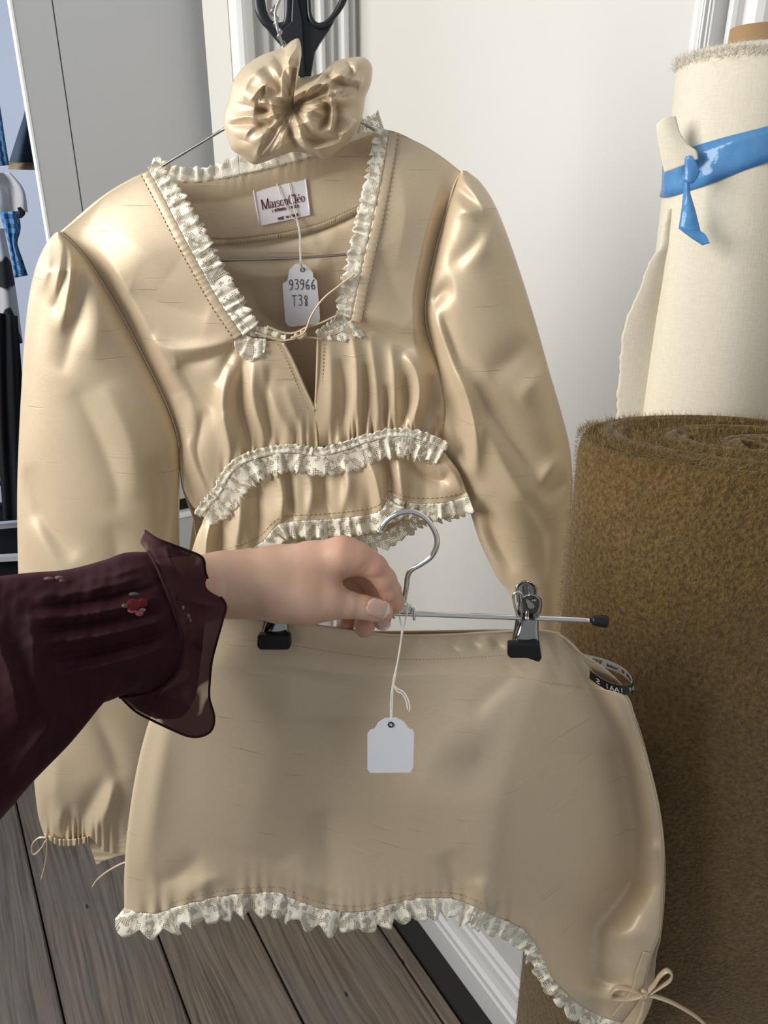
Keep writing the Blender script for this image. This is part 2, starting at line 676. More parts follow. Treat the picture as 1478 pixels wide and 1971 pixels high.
M['gingham'] = gingham_mat()
M['denim'] = cloth_mat('dark_denim', (0.035, 0.055, 0.10), 700)
M['tan'] = cloth_mat('tan_hem', (0.22, 0.17, 0.10), 700)
M['palecloth'] = cloth_mat('pale_grey_cotton', (0.55, 0.55, 0.60), 700)
M['blackcloth'] = cloth_mat('black_cotton', (0.010, 0.011, 0.015), 700)
M['blackcloth'].node_tree.nodes['Principled BSDF'].inputs['Sheen Weight'].default_value = 0.05


def patch_mat():
    m, nt, bs = new_mat('black_and_white_patches')
    tc = N(nt, 'ShaderNodeTexCoord').outputs['Object']
    f = noise(nt, tc, 9, 1)
    nt.links.new(mixc(nt, maprange(nt, f, 0.47, 0.50), (0.012, 0.012, 0.018), (0.50, 0.50, 0.54)), bs.inputs['Base Color'])
    bs.inputs['Roughness'].default_value = 0.85
    return m


M['patch'] = patch_mat()
# ------------------------------------------------------------------ the room
AZ = math.radians(31.1)
U = np.array([-math.sin(AZ), math.cos(AZ), 0.0])          # along floorboards and right wall
NW = np.array([math.cos(AZ), math.sin(AZ), 0.0])          # out through the right wall
ZZ = np.array([0, 0, 1.0])
SKIRT_S, WALL_S = 0.771, 0.795
FLOOR = Plane((0, 0, 0), (0, 0, 1))
WALL = Plane(NW * WALL_S, -NW)


def wall_slab(name, a, b, out, z0, z1, th, mat, **k):
    """slab from a to b (xy), thickened away from the room along out"""
    a, b, out = (np.asarray(q, float) for q in (a, b, out))
    V = []
    for z in (z0, z1):
        for p in (a, b, b + out * th, a + out * th):
            V.append((p[0], p[1], z))
    Fc = [(0, 3, 2, 1), (4, 5, 6, 7), (0, 1, 5, 4), (1, 2, 6, 5), (2, 3, 7, 6), (3, 0, 4, 7)]
    return put(name, V, Fc, mat, None, None, False, kind='structure', **k)


corner = WALL.at(np.array(688.0), np.array(60.0))
corner[2] = 0
RET = Plane(corner, -U)
ret_left = RET.at(np.array(441.0), np.array(60.0))
ret_left[2] = 0

floor = put('floor', *box_geo((0.0, 1.6, -0.03), (1, 0, 0), (0, 1, 0), ZZ, 3.0, 3.2, 0.012), M['dark'], None, None, False, kind='structure')
edges = [float(FLOOR.at(np.array(float(x)), np.array(float(y))) @ NW) for x, y in ((125, 1971), (368, 1971), (586, 1971), (800, 1887))]
pitch = (edges[-1] - edges[0]) / 3
lower = [edges[0] - pitch * k for k in range(14, 0, -1)]
bounds = lower + edges + [SKIRT_S - 0.052]
for i in range(len(bounds) - 1):
    s0, s1 = bounds[i] + 0.0022, bounds[i + 1] - 0.0022
    hw = (s1 - s0) / 2
    r = 0.004
    prof = [(-hw, -0.02), (-hw, -r), (-hw + r, 0), (hw - r, 0), (hw, -r), (hw, -0.02)]
    V = [(x, y, z) for y in (-1.2, 4.6) for x, z in prof]
    Fc = [(j, (j + 1) % 6, 6 + (j + 1) % 6, 6 + j) for j in range(6)] + [(5, 4, 3, 2, 1, 0), (6, 7, 8, 9, 10, 11)]
    o = link('plank', mesh('plank', V, Fc, None, False), M['wood'], floor)
    o.location = tuple(NW * (s0 + s1) / 2 + np.array([0, 0, random.uniform(-0.0012, 0)]))
    o.rotation_euler = (0, 0, AZ)
# dark strip along the right wall
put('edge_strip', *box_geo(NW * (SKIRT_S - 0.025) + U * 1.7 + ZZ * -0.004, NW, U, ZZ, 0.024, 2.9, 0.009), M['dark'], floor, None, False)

wr = wall_slab('wall_right', corner[:2] - U[:2] * 3.2, corner[:2] + U[:2] * 0.1, NW[:2], 0, 2.6, 0.1, M['wall'])
wb = wall_slab('wall_return', corner[:2], ret_left[:2], U[:2], 0, 2.6, 0.12, M['wall'])
wall_slab('wall_back', (-4.2, 4.0), (1.5, 4.0), (0, 1), 0, 2.8, 0.1, M['farwall'])

# unseen low slab, added at left to keep window light off the lower scene
wall_slab('light_blocker_left', (-1.72, -1.7), (-1.72, 1.15), (-1, 0), 0, 1.62, 0.12, M['wall'])

# moulded baseboard of the right wall
prof = [(0.0, 0.0), (0.0, 0.075), (0.004, 0.079), (0.004, 0.092), (-0.001, 0.096), (-0.001, 0.105), (0.006, 0.112), (0.010, 0.130), (0.011, 0.150), (0.016, 0.156), (0.016, 0.170), (0.024, 0.182), (0.024, 0.0)]
V, n = [], len(prof)
for L in (-3.2, 0.0):
    for dx, z in prof:
        p = NW * (SKIRT_S + dx) + U * (float(corner @ U) + L)
        V.append((p[0], p[1], z))
Fc = [(j, (j + 1) % n, n + (j + 1) % n, n + j) for j in range(n)] + [tuple(range(n)), tuple(range(2 * n - 1, n - 1, -1))]
put('baseboard_right', V, Fc, M['trim'], None, None, False, kind='structure')


def flutes(name, pl, ribs, y, z0, z1, mat):
    """vertical mouldings on a wall plane: (x0, x1, proud)"""
    mb = MB()
    for x0, x1, d in ribs:
        a = pl.at(np.array(float(x0)), np.array(float(y)))
        b = pl.at(np.array(float(x1)), np.array(float(y)))
        m = 7
        prof = []
        for k in range(m):
            t = k / (m - 1)
            prof.append(a * (1 - t) + b * t + pl.n * d * min(1, (math.sin(math.pi * t) ** 0.5) * 1.05))
        prof += [b - pl.n * 0.003, a - pl.n * 0.003]
        prof = np.array(prof)
        V = []
        for z in (z0, z1):
            q = prof.copy()
            q[:, 2] = z
            V.append(q)
        c = len(prof)
        Fc = [(j, (j + 1) % c, c + (j + 1) % c, c + j) for j in range(c)] + [tuple(range(c))[::-1], tuple(range(c, 2 * c))]
        mb.add(np.vstack(V), Fc)
    return mb.build(name, mat, None, False, kind='structure')


flutes('trim_1', RET, [(443, 488, 0.022), (494, 516, 0.012), (520, 548, 0.016), (552, 600, 0.010), (604, 622, 0.016), (627, 640, 0.010), (646, 668, 0.018), (672, 683, 0.008)], 60, 0, 2.6, M['trim'])
flutes('trim_2', WALL, [(1336, 1358, 0.006), (1362, 1372, 0.014), (1374, 1384, 0.020), (1386, 1396, 0.022), (1398, 1408, 0.026), (1410, 1436, 0.014), (1441, 1500, 0.020)], 20, 0, 2.6, M['trim'])

# ------------------------------------------------------------------ grey cupboard doors beyond the return wall
LEAF = Plane(ret_left + U * 0.16, -U)
pA = LEAF.at(np.array(438.0), np.array(40.0))
pB = LEAF.at(np.array(24.0), np.array(10.0))
zg0 = float(LEAF.at(np.array(365.0), np.array(957.0))[2])
zg1 = float(LEAF.at(np.array(365.0), np.array(992.0))[2])
tdir = (pB - pA); tdir[2] = 0; wleaf = np.linalg.norm(tdir); tdir /= wleaf
cup = thing('cupboard', 'tall grey cupboard with white door edges behind the champagne blouse', 'cupboard', (pA[0], pA[1], 0))


def leaf(name, z0, z1, groove):
    t = 0.024
    mb = MB()
    c = np.array([pA[0], pA[1], 0])
    if groove:
        g = LEAF.at(np.array(122.0), np.array(150.0))
        gd = float((g - pA) @ tdir)
        spans = [(0, gd - 0.0012), (gd + 0.0012, wleaf)]
    else:
        spans = [(0, wleaf)]
    for a, b in spans:
        mb.add(*box_geo(c + tdir * (a + b) / 2 + ZZ * (z0 + z1) / 2 + U * t / 2, tdir, U, ZZ, (b - a) / 2, t / 2, (z1 - z0) / 2))
    if groove:
        mb.add(*box_geo(c + tdir * gd + ZZ * (z0 + z1) / 2 + U * (t / 2 + 0.003), tdir, U, ZZ, 0.003, t / 2 - 0.003, (z1 - z0) / 2))
    o = mb.build(name, M['grey'], cup, False)
    e = MB()
    e.add(*box_geo(c + tdir * (wleaf + 0.0016) + ZZ * (z0 + z1) / 2 + U * t / 2, tdir, U, ZZ, 0.0018, t / 2 + 0.0006, (z1 - z0) / 2))
    e.add(*box_geo(c - tdir * 0.0016 + ZZ * (z0 + z1) / 2 + U * t / 2, tdir, U, ZZ, 0.0018, t / 2 + 0.0006, (z1 - z0) / 2))
    e.add(*box_geo(c + tdir * wleaf / 2 + ZZ * (z1 + 0.003) + U * t / 2, tdir, U, ZZ, wleaf / 2, t / 2 + 0.002, 0.004))
    e.build('edge_trim', M['white'], o, False)
    return o


leaf('door', 0.02, zg1, False)
leaf('door', zg0, 2.4, True)
put('carcass', *box_geo(np.array([pA[0], pA[1], 1.2]) + tdir * (wleaf / 2 + 0.0) + U * 0.055, tdir, U, ZZ, wleaf / 2 - 0.006, 0.028, 1.2), M['dark'], cup, None, False)

# ------------------------------------------------------------------ clothes and things in the room behind, far left
def hung(name, pl, outline_l, outline_r, mat, label, cat, amp=0.02, seed=0, parent=None, depth=0.03, waves=3):
    nv, nu = 24, 28
    Lp, Rp = spl(outline_l, nv), spl(outline_r, nv)
    a = np.linspace(0, 2 * np.pi, nu, endpoint=False)
    r = np.random.default_rng(seed)
    ph = r.uniform(0, 6, 4)
    V = []
    for j in range(nv):
        mid, hw = (Lp[j] + Rp[j]) / 2, (Rp[j] - Lp[j]) / 2
        xy = mid[None] + np.cos(a)[:, None] * hw[None]
        off = np.sin(a) * depth + amp * np.sin(np.cos(a) * waves * 2.2 + ph[0] + j * 0.07) * 0.6
        V.append(pl.pts(xy, off))
    Fc = gridfaces(nv, nu, True) + [tuple(range(nu))[::-1], tuple((nv - 1) * nu + k for k in range(nu))]
    return put(name, np.vstack(V), Fc, mat, parent, label=label, cat=cat)


FAR = vplane(2.3)
FAR2 = vplane(2.05)
rail_a = FAR.at(np.array(-260.0), np.array(-70.0))
rail_b = FAR.at(np.array(120.0), np.array(-70.0))
rail = thing('clothes_rail', 'white clothes rail upright left of the grey cupboard, above the denim trouser leg', 'rail', (rail_a[0], rail_a[1], 0))
tube('bar', spl([rail_a + ZZ * 0.03, rail_b + ZZ * 0.03], 6, True), 0.012, M['white'], rail)
for q in (rail_a, rail_b):
    tube('upright', spl([q, (q[0], q[1], 0.0)], 6, True), 0.012, M['white'], rail)
den = thing('denim_trousers', 'dark denim trouser leg with tan hem hanging at the far left', 'trousers', FAR.at(np.array(48.0), np.array(325.0)))
hung('leg', FAR, [(60, -62), (66, 118), (50, 205), (34, 258), (17, 312)], [(84, -62), (86, 118), (90, 205), (94, 258), (100, 314)], M['denim'], None, None, 0.02, 1, den)
hung('hem', FAR, [(16.5, 312), (16, 326)], [(100.5, 313), (101, 328)], M['tan'], None, None, 0.02, 1, den, 0.032)
hung('gingham_scarf', vplane(2.18), [(-40, -62), (-34, 118), (-26, 230), (-6, 320)], [(-16, -62), (-10, 118), (5, 235), (18, 318)], M['gingham'], 'narrow blue scarf hanging beside the dark denim trouser leg', 'scarf', 0.01, 2)
hung('cotton_cloth', FAR, [(-60, 335), (-60, 370), (-50, 412)], [(20, 332), (46, 365), (54, 408)], M['palecloth'], 'crumpled pale cotton cloth above the blue gingham dress, far left', 'cloth', 0.03, 3, None, 0.05)
g = thing('gingham_dress', 'blue gingham gathered dress sleeve with a black bow, far left', 'dress', FAR.at(np.array(25.0), np.array(535.0)))
hung('skirt', vplane(2.20), [(-2, 408), (8, 440), (16, 468), (22, 500), (28, 535)], [(36, 406), (40, 440), (34, 468), (44, 500), (54, 530)], M['gingham'], None, None, 0.015, 4, g)
hung('bow', vplane(2.16), [(33, 400), (36, 410), (34, 420)], [(40, 398), (49, 410), (42, 420)], M['blackcloth'], None, None, 0.004, 5, g, 0.012)
hung('patterned_garment', FAR, [(-60, 440), (-60, 560), (-40, 680)], [(8, 440), (28, 540), (44, 660)], M['patch'], 'black and white patterned garment hanging left of the puffed sleeve', 'garment', 0.02, 6, None, 0.05)
for k, (x0, x1, y0, y1) in enumerate(((-90, -30, 560, 1000), (-14, 34, 600, 1000))):
    hung('black_garment', vplane(1.98 - 0.02 * k), [(x0, y0), (x0 + 6, (y0 + y1) / 2), (x0 + 20, y1)], [(x1, y0 + 8), (x1 + 14, (y0 + y1) / 2), (x1 + 24, y1)], M['blackcloth'],
         'long black garment hanging at the far left edge' + (', partly outside the picture', ', right beside the champagne sleeve')[k], 'garment', 0.02, 8 + k, None, 0.03)
sh = thing('low_shelf', 'low pale shelf below the black garments at the far left edge', 'shelf', FAR2.at(np.array(20.0), np.array(1090.0)))
for y in (1014, 1070):
    a = FAR2.at(np.array(-160.0), np.array(float(y + 12)))
    b = FAR2.at(np.array(120.0), np.array(float(y - 14 if y < 1050 else y - 2)))
    bd = put('board', *box_geo((a + b) / 2, (b - a) / np.linalg.norm(b - a), (0, 1, 0), ZZ, np.linalg.norm(b - a) / 2, 0.010, 0.008), M['palecloth'], sh, None, False)
for x in (-120, 100):
    a = FAR2.at(np.array(float(x)), np.array(1010.0))
    put('leg', *box_geo((a[0], a[1], a[2] / 2), (1, 0, 0), (0, 1, 0), ZZ, 0.012, 0.012, a[2] / 2), M['palecloth'], sh, None, False)
q = vplane(2.12)
a, b = q.at(np.array(-140.0), np.array(1000.0)), q.at(np.array(90.0), np.array(1000.0))
zb = float(q.at(np.array(0.0), np.array(1092.0))[2])
bag = thing('storage_bag', 'slumped black bag behind the low pale shelf at the far left edge', 'bag', ((a[0] + b[0]) / 2, 2.155, 0))
rows = []
for z, sx, sy in ((0, .92, .9), (0.03, 1, 1), (zb * 0.6, 1.03, 1.05), (a[2] * 0.9, .97, .9), (a[2] * 1.02, .75, .5), (a[2] * 1.05, .3, .2)):
    t_ = np.linspace(0, 2 * np.pi, 40, endpoint=False)
    rows.append(np.stack([(a[0] + b[0]) / 2 + (b[0] - a[0]) / 2 * sx * np.sign(np.cos(t_)) * np.abs(np.cos(t_)) ** 0.5, 2.155 + 0.065 * sy * np.sin(t_) + 0.006 * np.sin(9 * t_), np.full(40, z)], 1))
put('body', np.vstack(rows), gridfaces(6, 40, True) + [tuple(range(40))[::-1], tuple(range(200, 240))], M['blackcloth'], bag)
for k_ in (-1, 1):
    xm = (a[0] + b[0]) / 2
    tube('strap', spl([(xm + k_ * 0.02 - 0.05, 2.155 + k_ * 0.02, a[2] * 1.0), (xm - 0.03, 2.155 + k_ * 0.03, a[2] * 1.12), (xm + 0.03, 2.155 + k_ * 0.03, a[2] * 1.12), (xm + k_ * 0.02 + 0.05, 2.155 + k_ * 0.02, a[2] * 1.0)], 24), 0.006, M['blackcloth'], bag)

# ------------------------------------------------------------------ fabric rolls
def fibres(pts, nrm, tan, length, wid, seed, curl=0.5):
    """short curved fibres: 2 thin quads each"""
    r = np.random.default_rng(seed)
    n = len(pts)
    L = length * r.uniform(0.5, 1.3, n)[:, None]
    d = nrm * r.uniform(0.25, 0.9, n)[:, None] + tan * r.normal(0, 0.9, n)[:, None] + r.normal(0, 0.35, (n, 3))
    d /= np.linalg.norm(d, axis=1)[:, None]
    d2 = d + r.normal(0, curl, (n, 3)) - nrm * 0.35
    d2 /= np.linalg.norm(d2, axis=1)[:, None]
    s = np.cross(d, nrm + 0.01)
    s /= np.linalg.norm(s, axis=1)[:, None] + 1e-9
    wv = s * wid
    p1 = pts + d * L * 0.5
    p2 = p1 + d2 * L * 0.5
    V = np.stack([pts - wv, pts + wv, p1 - wv * 0.8, p1 + wv * 0.8, p2], 1).reshape(-1, 3)
    k = np.arange(n)[:, None] * 5
    quads = (k + np.array([[0, 1, 3, 2]])).tolist()
    tris = (k + np.array([[2, 3, 4]])).tolist()
    return V, quads + tris


def rough_top(rr, R, layers, amp):
    return amp * np.abs(np.sin(np.pi * rr / R * layers)) ** 0.6


RB = 0.11
azb = math.atan(0.263)
tb = 0.640
WB, DB = 1.30, 0.68                      # the bolt is wound flat: wider than deep
bx = np.array([math.cos(azb), -math.sin(azb)])
by = np.array([math.sin(azb), math.cos(azb)])
cb = tb * by + RB * WB * bx
ZB = H - 0.292 * tb * math.cos(azb) - 0.012
roll = thing('mohair_fabric_roll', 'thick roll of fuzzy ochre brown mohair fabric standing on the floor', 'fabric roll', (cb[0], cb[1], 0))
na = 180
prof = [(RB * 0.985, 0.0), (RB, 0.02)] + [(RB * (1 + 0.006 * math.sin(z * 9)), z) for z in np.linspace(0.05, ZB - 0.02, 40)] + [(RB * 0.995, ZB - 0.010), (RB * 0.97, ZB - 0.002)]
for rr in np.linspace(RB * 0.95, 0.012, 70):
    prof.append((rr, ZB - 0.002 + float(rough_top(np.array(rr), RB, 11, 0.0028)) - 0.002))
prof.append((0.011, ZB - 0.06))
ang = np.linspace(0, 2 * np.pi, na, endpoint=False)
V = []
for rr, z in prof:
    wob = 1 + 0.010 * np.sin(3 * ang + 1) + 0.006 * np.sin(7 * ang + z * 6)
    sp = 0.0025 * np.sin(2 * ang + rr * 160) if z > ZB - 0.02 and rr < RB * 0.96 else 0
    q = cb + (rr * wob * np.cos(ang))[:, None] * bx * WB + (rr * wob * np.sin(ang))[:, None] * by * DB
    V.append(np.stack([q[:, 0], q[:, 1], np.full(na, z) + sp], 1))
Fc = gridfaces(len(prof), na, True) + [tuple(range(na))[::-1], tuple((len(prof) - 1) * na + k for k in range(na))]
put('wound_cloth', np.vstack(V), Fc, M['mohair'], roll)
nf = 90000
a = RNG.uniform(0, 2 * np.pi, nf)
z = ZB - 0.005 - (RNG.uniform(0, 1, nf) ** 1.15) * (ZB - 0.15)
q = np.cos(a)[:, None] * bx / WB + np.sin(a)[:, None] * by / DB
q /= np.linalg.norm(q, axis=1)[:, None]
nr = np.concatenate([q, np.zeros((nf, 1))], 1)
q = cb + RB * (np.cos(a)[:, None] * bx * WB + np.sin(a)[:, None] * by * DB)
ps = np.concatenate([q, z[:, None]], 1) - nr * 0.0005
keep = (nr @ np.array([-0.35, -0.94, 0])) > -0.45
ps, nr = ps[keep], nr[keep]
tn = np.cross(ZZ, nr)
V1, F1 = fibres(ps, nr, tn * 0.9 - ZZ * 0.25, 0.0052, 0.00010, 3)
nt_ = 22000
rr = np.sqrt(RNG.uniform(0.05, 1, nt_)) * RB
a = RNG.uniform(0, 2 * np.pi, nt_)
q = cb + rr[:, None] * (np.cos(a)[:, None] * bx * WB + np.sin(a)[:, None] * by * DB)
pt = np.concatenate([q, (ZB - 0.004 + rough_top(rr, RB, 11, 0.0028))[:, None]], 1)
rad = np.stack([np.cos(a), np.sin(a), np.zeros(nt_)], 1)
V2, F2 = fibres(pt, np.repeat(ZZ[None], nt_, 0) * 0.8 + rad * 0.3, np.cross(ZZ, rad), 0.0085, 0.00013, 4)
mb = MB()
mb.add(V1, F1)
mb.add(V2, F2)
mb.build('pile', M['pile'], roll, True, kind='stuff')

# cream canvas roll leaning a little along the wall
RC = 0.066
top_c = np.array([0.326, 0.775, 1.80])
base_c = top_c + (-U) * 0.055 - NW * 0.010
base_c[2] = 0.0
axis = top_c - base_c
Lc = np.linalg.norm(axis)
axis /= Lc
e1 = np.cross(axis, np.array([0, 1.0, 0])); e1 /= np.linalg.norm(e1)
e2 = np.cross(axis, e1)
croll = thing('canvas_fabric_roll', 'tall roll of cream cotton canvas leaning upright against the cream wall', 'fabric roll', base_c)


def ring(h, rr, m=96, wob=0.0, seed=0):
    t = np.linspace(0, 2 * np.pi, m, endpoint=False)
    q = 1 + wob * np.sin(3 * t + seed) + wob * 0.6 * np.sin(8 * t + seed * 2)
    return base_c + axis * h + rr * q[:, None] * (np.cos(t)[:, None] * e1 + np.sin(t)[:, None] * e2)


rows = [ring(0, RC)] + [ring(h, RC, wob=0.006 + 0.004 * math.sin(h * 20), seed=h * 3) for h in np.linspace(0.02, Lc - 0.012, 60)] + [ring(Lc, RC * 0.985)]
for rr in np.linspace(RC * 0.97, 0.028, 26):
    rows.append(ring(Lc + 0.006 * abs(math.sin(rr * 700)) - 0.004, rr))
rows.append(ring(Lc - 0.03, 0.0265))
Fc = gridfaces(len(rows), 96, True) + [tuple(range(96))[::-1]]
put('wound_cloth', np.vstack(rows), Fc, M['canvas'], croll)
core_r = [ring(Lc - 0.2, 0.0255), ring(Lc + 0.020, 0.0255, wob=0.01), ring(Lc + 0.0205, 0.022), ring(Lc - 0.2, 0.0215)]
put('cardboard_core', np.vstack(core_r), gridfaces(4, 96, True), M['cardboard'], croll)
nfz = 9000
t = RNG.uniform(0, 2 * np.pi, nfz)
rr = RC * (1.0 - 0.30 * RNG.uniform(0, 1, nfz) ** 2.2)
radial = np.cos(t)[:, None] * e1 + np.sin(t)[:, None] * e2
ps = base_c + axis * (Lc - 0.003 - 0.008 * RNG.uniform(0, 1, nfz)[:, None]) + rr[:, None] * radial
V1, F1 = fibres(ps, axis[None] * 1.2 + radial * 0.5, np.cross(axis, radial), 0.011, 0.00016, 9, 0.6)
mb = MB()
mb.add(V1, F1)
mb.build('frayed_edge', M['fray'], croll, True, kind='stuff')

# loose torn end of the canvas: a flap that leaves the roll along its left side
CFRONT = Plane(np.array([0.27, 0.745, 0]), np.array([-0.20, -0.98, 0]))
top = [(1310, 395), (1283, 405)]
bot = [(1314, 1200), (1172, 1200)]
lft = [(1310, 395), (1312, 800), (1314, 1200)]
rgt = [(1283, 405), (1276, 440), (1272, 475), (1258, 490), (1244, 520), (1234, 548), (1214, 592), (1200, 632), (1194, 690), (1188, 760), (1180, 900), (1172, 1200)]
XY, u, v = coons(top, bot, lft, rgt, 24, 120)
jag = np.interp(np.linspace(0, 1, 120), np.linspace(0, 1, 90), RNG.normal(0, 1.5, 90))
XY[..., 0] += (u ** 3) * jag[:, None]
off = -0.030 * (1 - u) ** 2 - 0.010 * u + 0.004 * np.sin(v * 9) * u
sheet('loose_end', CFRONT, XY, off, M['canvas'], croll, 0.0007)
top = [(1263, 240), (1280, 226), (1300, 224)]
bot = [(1279, 332), (1312, 320), (1344, 306)]
XY, u, v = coons(top, bot, [(1263, 240), (1264, 258), (1272, 300), (1279, 332)], [(1300, 224), (1309, 256), (1324, 278), (1340, 290), (1344, 306)], 20, 30)
sheet('torn_corner', Plane(np.array([0.27, 0.722, 0]), np.array([-0.50, -0.87, 0])), XY, 0.003 * np.sin(u * 3) + 0.001 * v, M['canvas'], croll, 0.0008)

# blue plastic band round the canvas roll and its tail
band = thing('plastic_band', 'shiny blue plastic band tied round the cream canvas roll', 'band', base_c + axis * (Lc - 0.21))
t = np.linspace(0, 2 * np.pi, 120, endpoint=False)
Vb = []
target_h = Lc - 0.092
for k, dh in enumerate((-0.016, -0.008, 0.0, 0.008, 0.016)):
    hh = target_h + dh * (1 + 0.12 * np.sin(t * 3)) + 0.020 * ((np.cos(t)[:, None] * e1 + np.sin(t)[:, None] * e2) @ np.array([0.93, -0.36, 0])) + 0.012
    rr = RC + 0.0018 + 0.0006 * np.sin(9 * t + k)
    Vb.append(base_c + axis * hh[:, None] + rr[:, None] * (np.cos(t)[:, None] * e1 + np.sin(t)[:, None] * e2))
o = put('strap', np.vstack(Vb), gridfaces(5, 120, True), M['plastic'], band)
m = o.modifiers.new('film', 'SOLIDIFY'); m.thickness = 0.0005
TAIL = Plane(np.array([0.27, 0.705, 0]), np.array([-0.30, -0.95, 0]))
XY, u, v = coons([(1320, 300), (1345, 322)], [(1306, 440), (1350, 452)], [(1320, 300), (1317, 350), (1312, 400), (1306, 440)], [(1345, 322), (1327, 358), (1338, 405), (1350, 452)], 10, 24)
sheet('tail', TAIL, XY, 0.003 * np.sin(u * 3.1) + 0.004 * v, M['plastic'], band, 0.0005)
XY, u, v = coons([(1306, 440), (1350, 446)], [(1352, 472), (1366, 468)], [(1306, 440), (1330, 458), (1352, 472)], [(1350, 446), (1358, 452), (1366, 468)], 10, 12)
sheet('tail_tip', TAIL, XY, 0.006 + 0.003 * u + 0 * v, M['plastic'], band, 0.0005)
XY, u, v = coons([(1318, 304), (1332, 300), (1348, 330)], [(1316, 350), (1326, 352), (1332, 354)], [(1318, 304), (1316, 350)], [(1348, 330), (1340, 345), (1332, 354)], 10, 10)
sheet('knot', TAIL, XY, 0.005 + 0.002 * np.sin(u * 3) + 0 * v, M['plastic'], band, 0.0006)
# ------------------------------------------------------------------ blouse
DBL = 0.78
BL = vplane(DBL)
SAT = M['satin']
blouse = thing('satin_blouse', 'champagne satin puff-sleeve blouse with ivory lace trim hanging on a wire hanger', 'blouse', BL.at(np.array(620.0), np.array(1060.0), 0.0))


def elli(u, p=0.5):
    return np.clip(1 - (2 * u - 1) ** 2, 0, 1) ** p


def dashes(name, pl, path, off, parent, dash=5.0, gap=4.0, r=0.00045, mat=None):
    """a row of machine stitches along a px path"""
    P = spl(path, 600)
    L = np.r_[0, np.cumsum(np.linalg.norm(np.diff(P, axis=0), axis=1))]
    mb = MB()
    s = 0.0
    offs = np.broadcast_to(np.asarray(off, float), (600,)) if np.ndim(off) == 0 else np.interp(np.linspace(0, 1, 600), np.linspace(0, 1, len(off)), off)
    while s + dash < L[-1]:
        q = [s, s + dash / 2, s + dash]
        xy = np.stack([np.interp(q, L, P[:, k]) for k in (0, 1)], 1)
        of = np.interp(q, L, offs)
        mb.tube(pl.pts(xy, of), r, sides=4)
        s += dash + gap
    return mb.build(name, mat or M['thread'], parent)


def lace(name, pl, path, wid, side, parent, off=0.004, amp=0.005, period=26, scal=15, seed=0, sway=5.0, n=None, mat=None, tail=1.0, scd=0.16):
    """ruffled lace ribbon: path px, grows to one side"""
    Ltot = np.linalg.norm(np.diff(spl(path, 200), axis=0), axis=1).sum()
    n = n or int(Ltot / 2.2)
    m = 9
    P = spl(path, n)
    T = np.gradient(P, axis=0)
    T /= np.linalg.norm(T, axis=1)[:, None]
    Nn = np.stack([-T[:, 1], T[:, 0]], 1) * side
    s = np.linspace(0, Ltot, n)
    ph = gathers(s, seed, period)
    ph2 = gathers(s, seed + 50, period * 0.8)
    w = np.broadcast_to(np.asarray(wid, float), (n,)) if np.ndim(wid) == 0 else np.interp(np.linspace(0, 1, n), np.linspace(0, 1, len(wid)), wid)
    rr = np.random.default_rng(seed + 7)
    w = w * (1 + 0.16 * ph2) + scd * w * np.abs(np.sin(np.pi * s / scal)) - 0.3 * scd * w
    t = np.linspace(0, 1, m)
    of0 = np.broadcast_to(np.asarray(off, float), (n,)) if np.ndim(off) == 0 else np.interp(np.linspace(0, 1, n), np.linspace(0, 1, len(off)), off)
    XY = P[:, None] + Nn[:, None] * (w[:, None] * t[None])[..., None] + T[:, None] * (sway * ph2[:, None] * t[None] ** 1.3)[..., None]
    of = of0[:, None] + amp * ph[:, None] * (0.15 + 0.85 * t[None]) * tail + 0.0004 * np.sin(t * 9)[None]
    V = pl.pts(XY, of)
    scale = 0.00053
    uv = np.stack([np.repeat(s[:, None], m, 1) * scale * 1.35, (w[:, None] * t[None]) * scale], -1).reshape(-1, 2)
    Fc = gridfaces(n, m)
    o = put(name, V, Fc, mat or M['lace'], parent, uv)
    sd = o.modifiers.new('thread', 'SOLIDIFY')
    sd.thickness = 0.0005
    return o


# ---- sleeves (closed flattened tubes)
def sleeve(name, XY, u, v, bulge, fl, back=0.6, **k):
    nv, nu = XY.shape[:2]
    env = elli(u, 0.5)
    off = bulge * env + fl * np.clip(env * 2.2, 0, 1)
    offb = -back * bulge * env + 0 * off
    Vf = BL.pts(XY, off)
    Vb = BL.pts(XY, np.broadcast_to(offb, off.shape))
    uvf = np.stack([Vf[..., 0], Vf[..., 2]], -1).reshape(-1, 2)
    Fc = gridfaces(nv, nu) + gridfaces(nv, nu, base=nv * nu, flip=True)
    o = put(name, np.concatenate([Vf.reshape(-1, 3), Vb.reshape(-1, 3)]), Fc, SAT, blouse, np.concatenate([uvf, uvf]), **k)
    me = o.data
    import bmesh
    bm = bmesh.new()
    bm.from_mesh(me)
    bmesh.ops.remove_doubles(bm, verts=bm.verts, dist=0.00012)
    bm.to_mesh(me)
    bm.free()
    me.polygons.foreach_set('use_smooth', np.ones(len(me.polygons), bool))
    return o


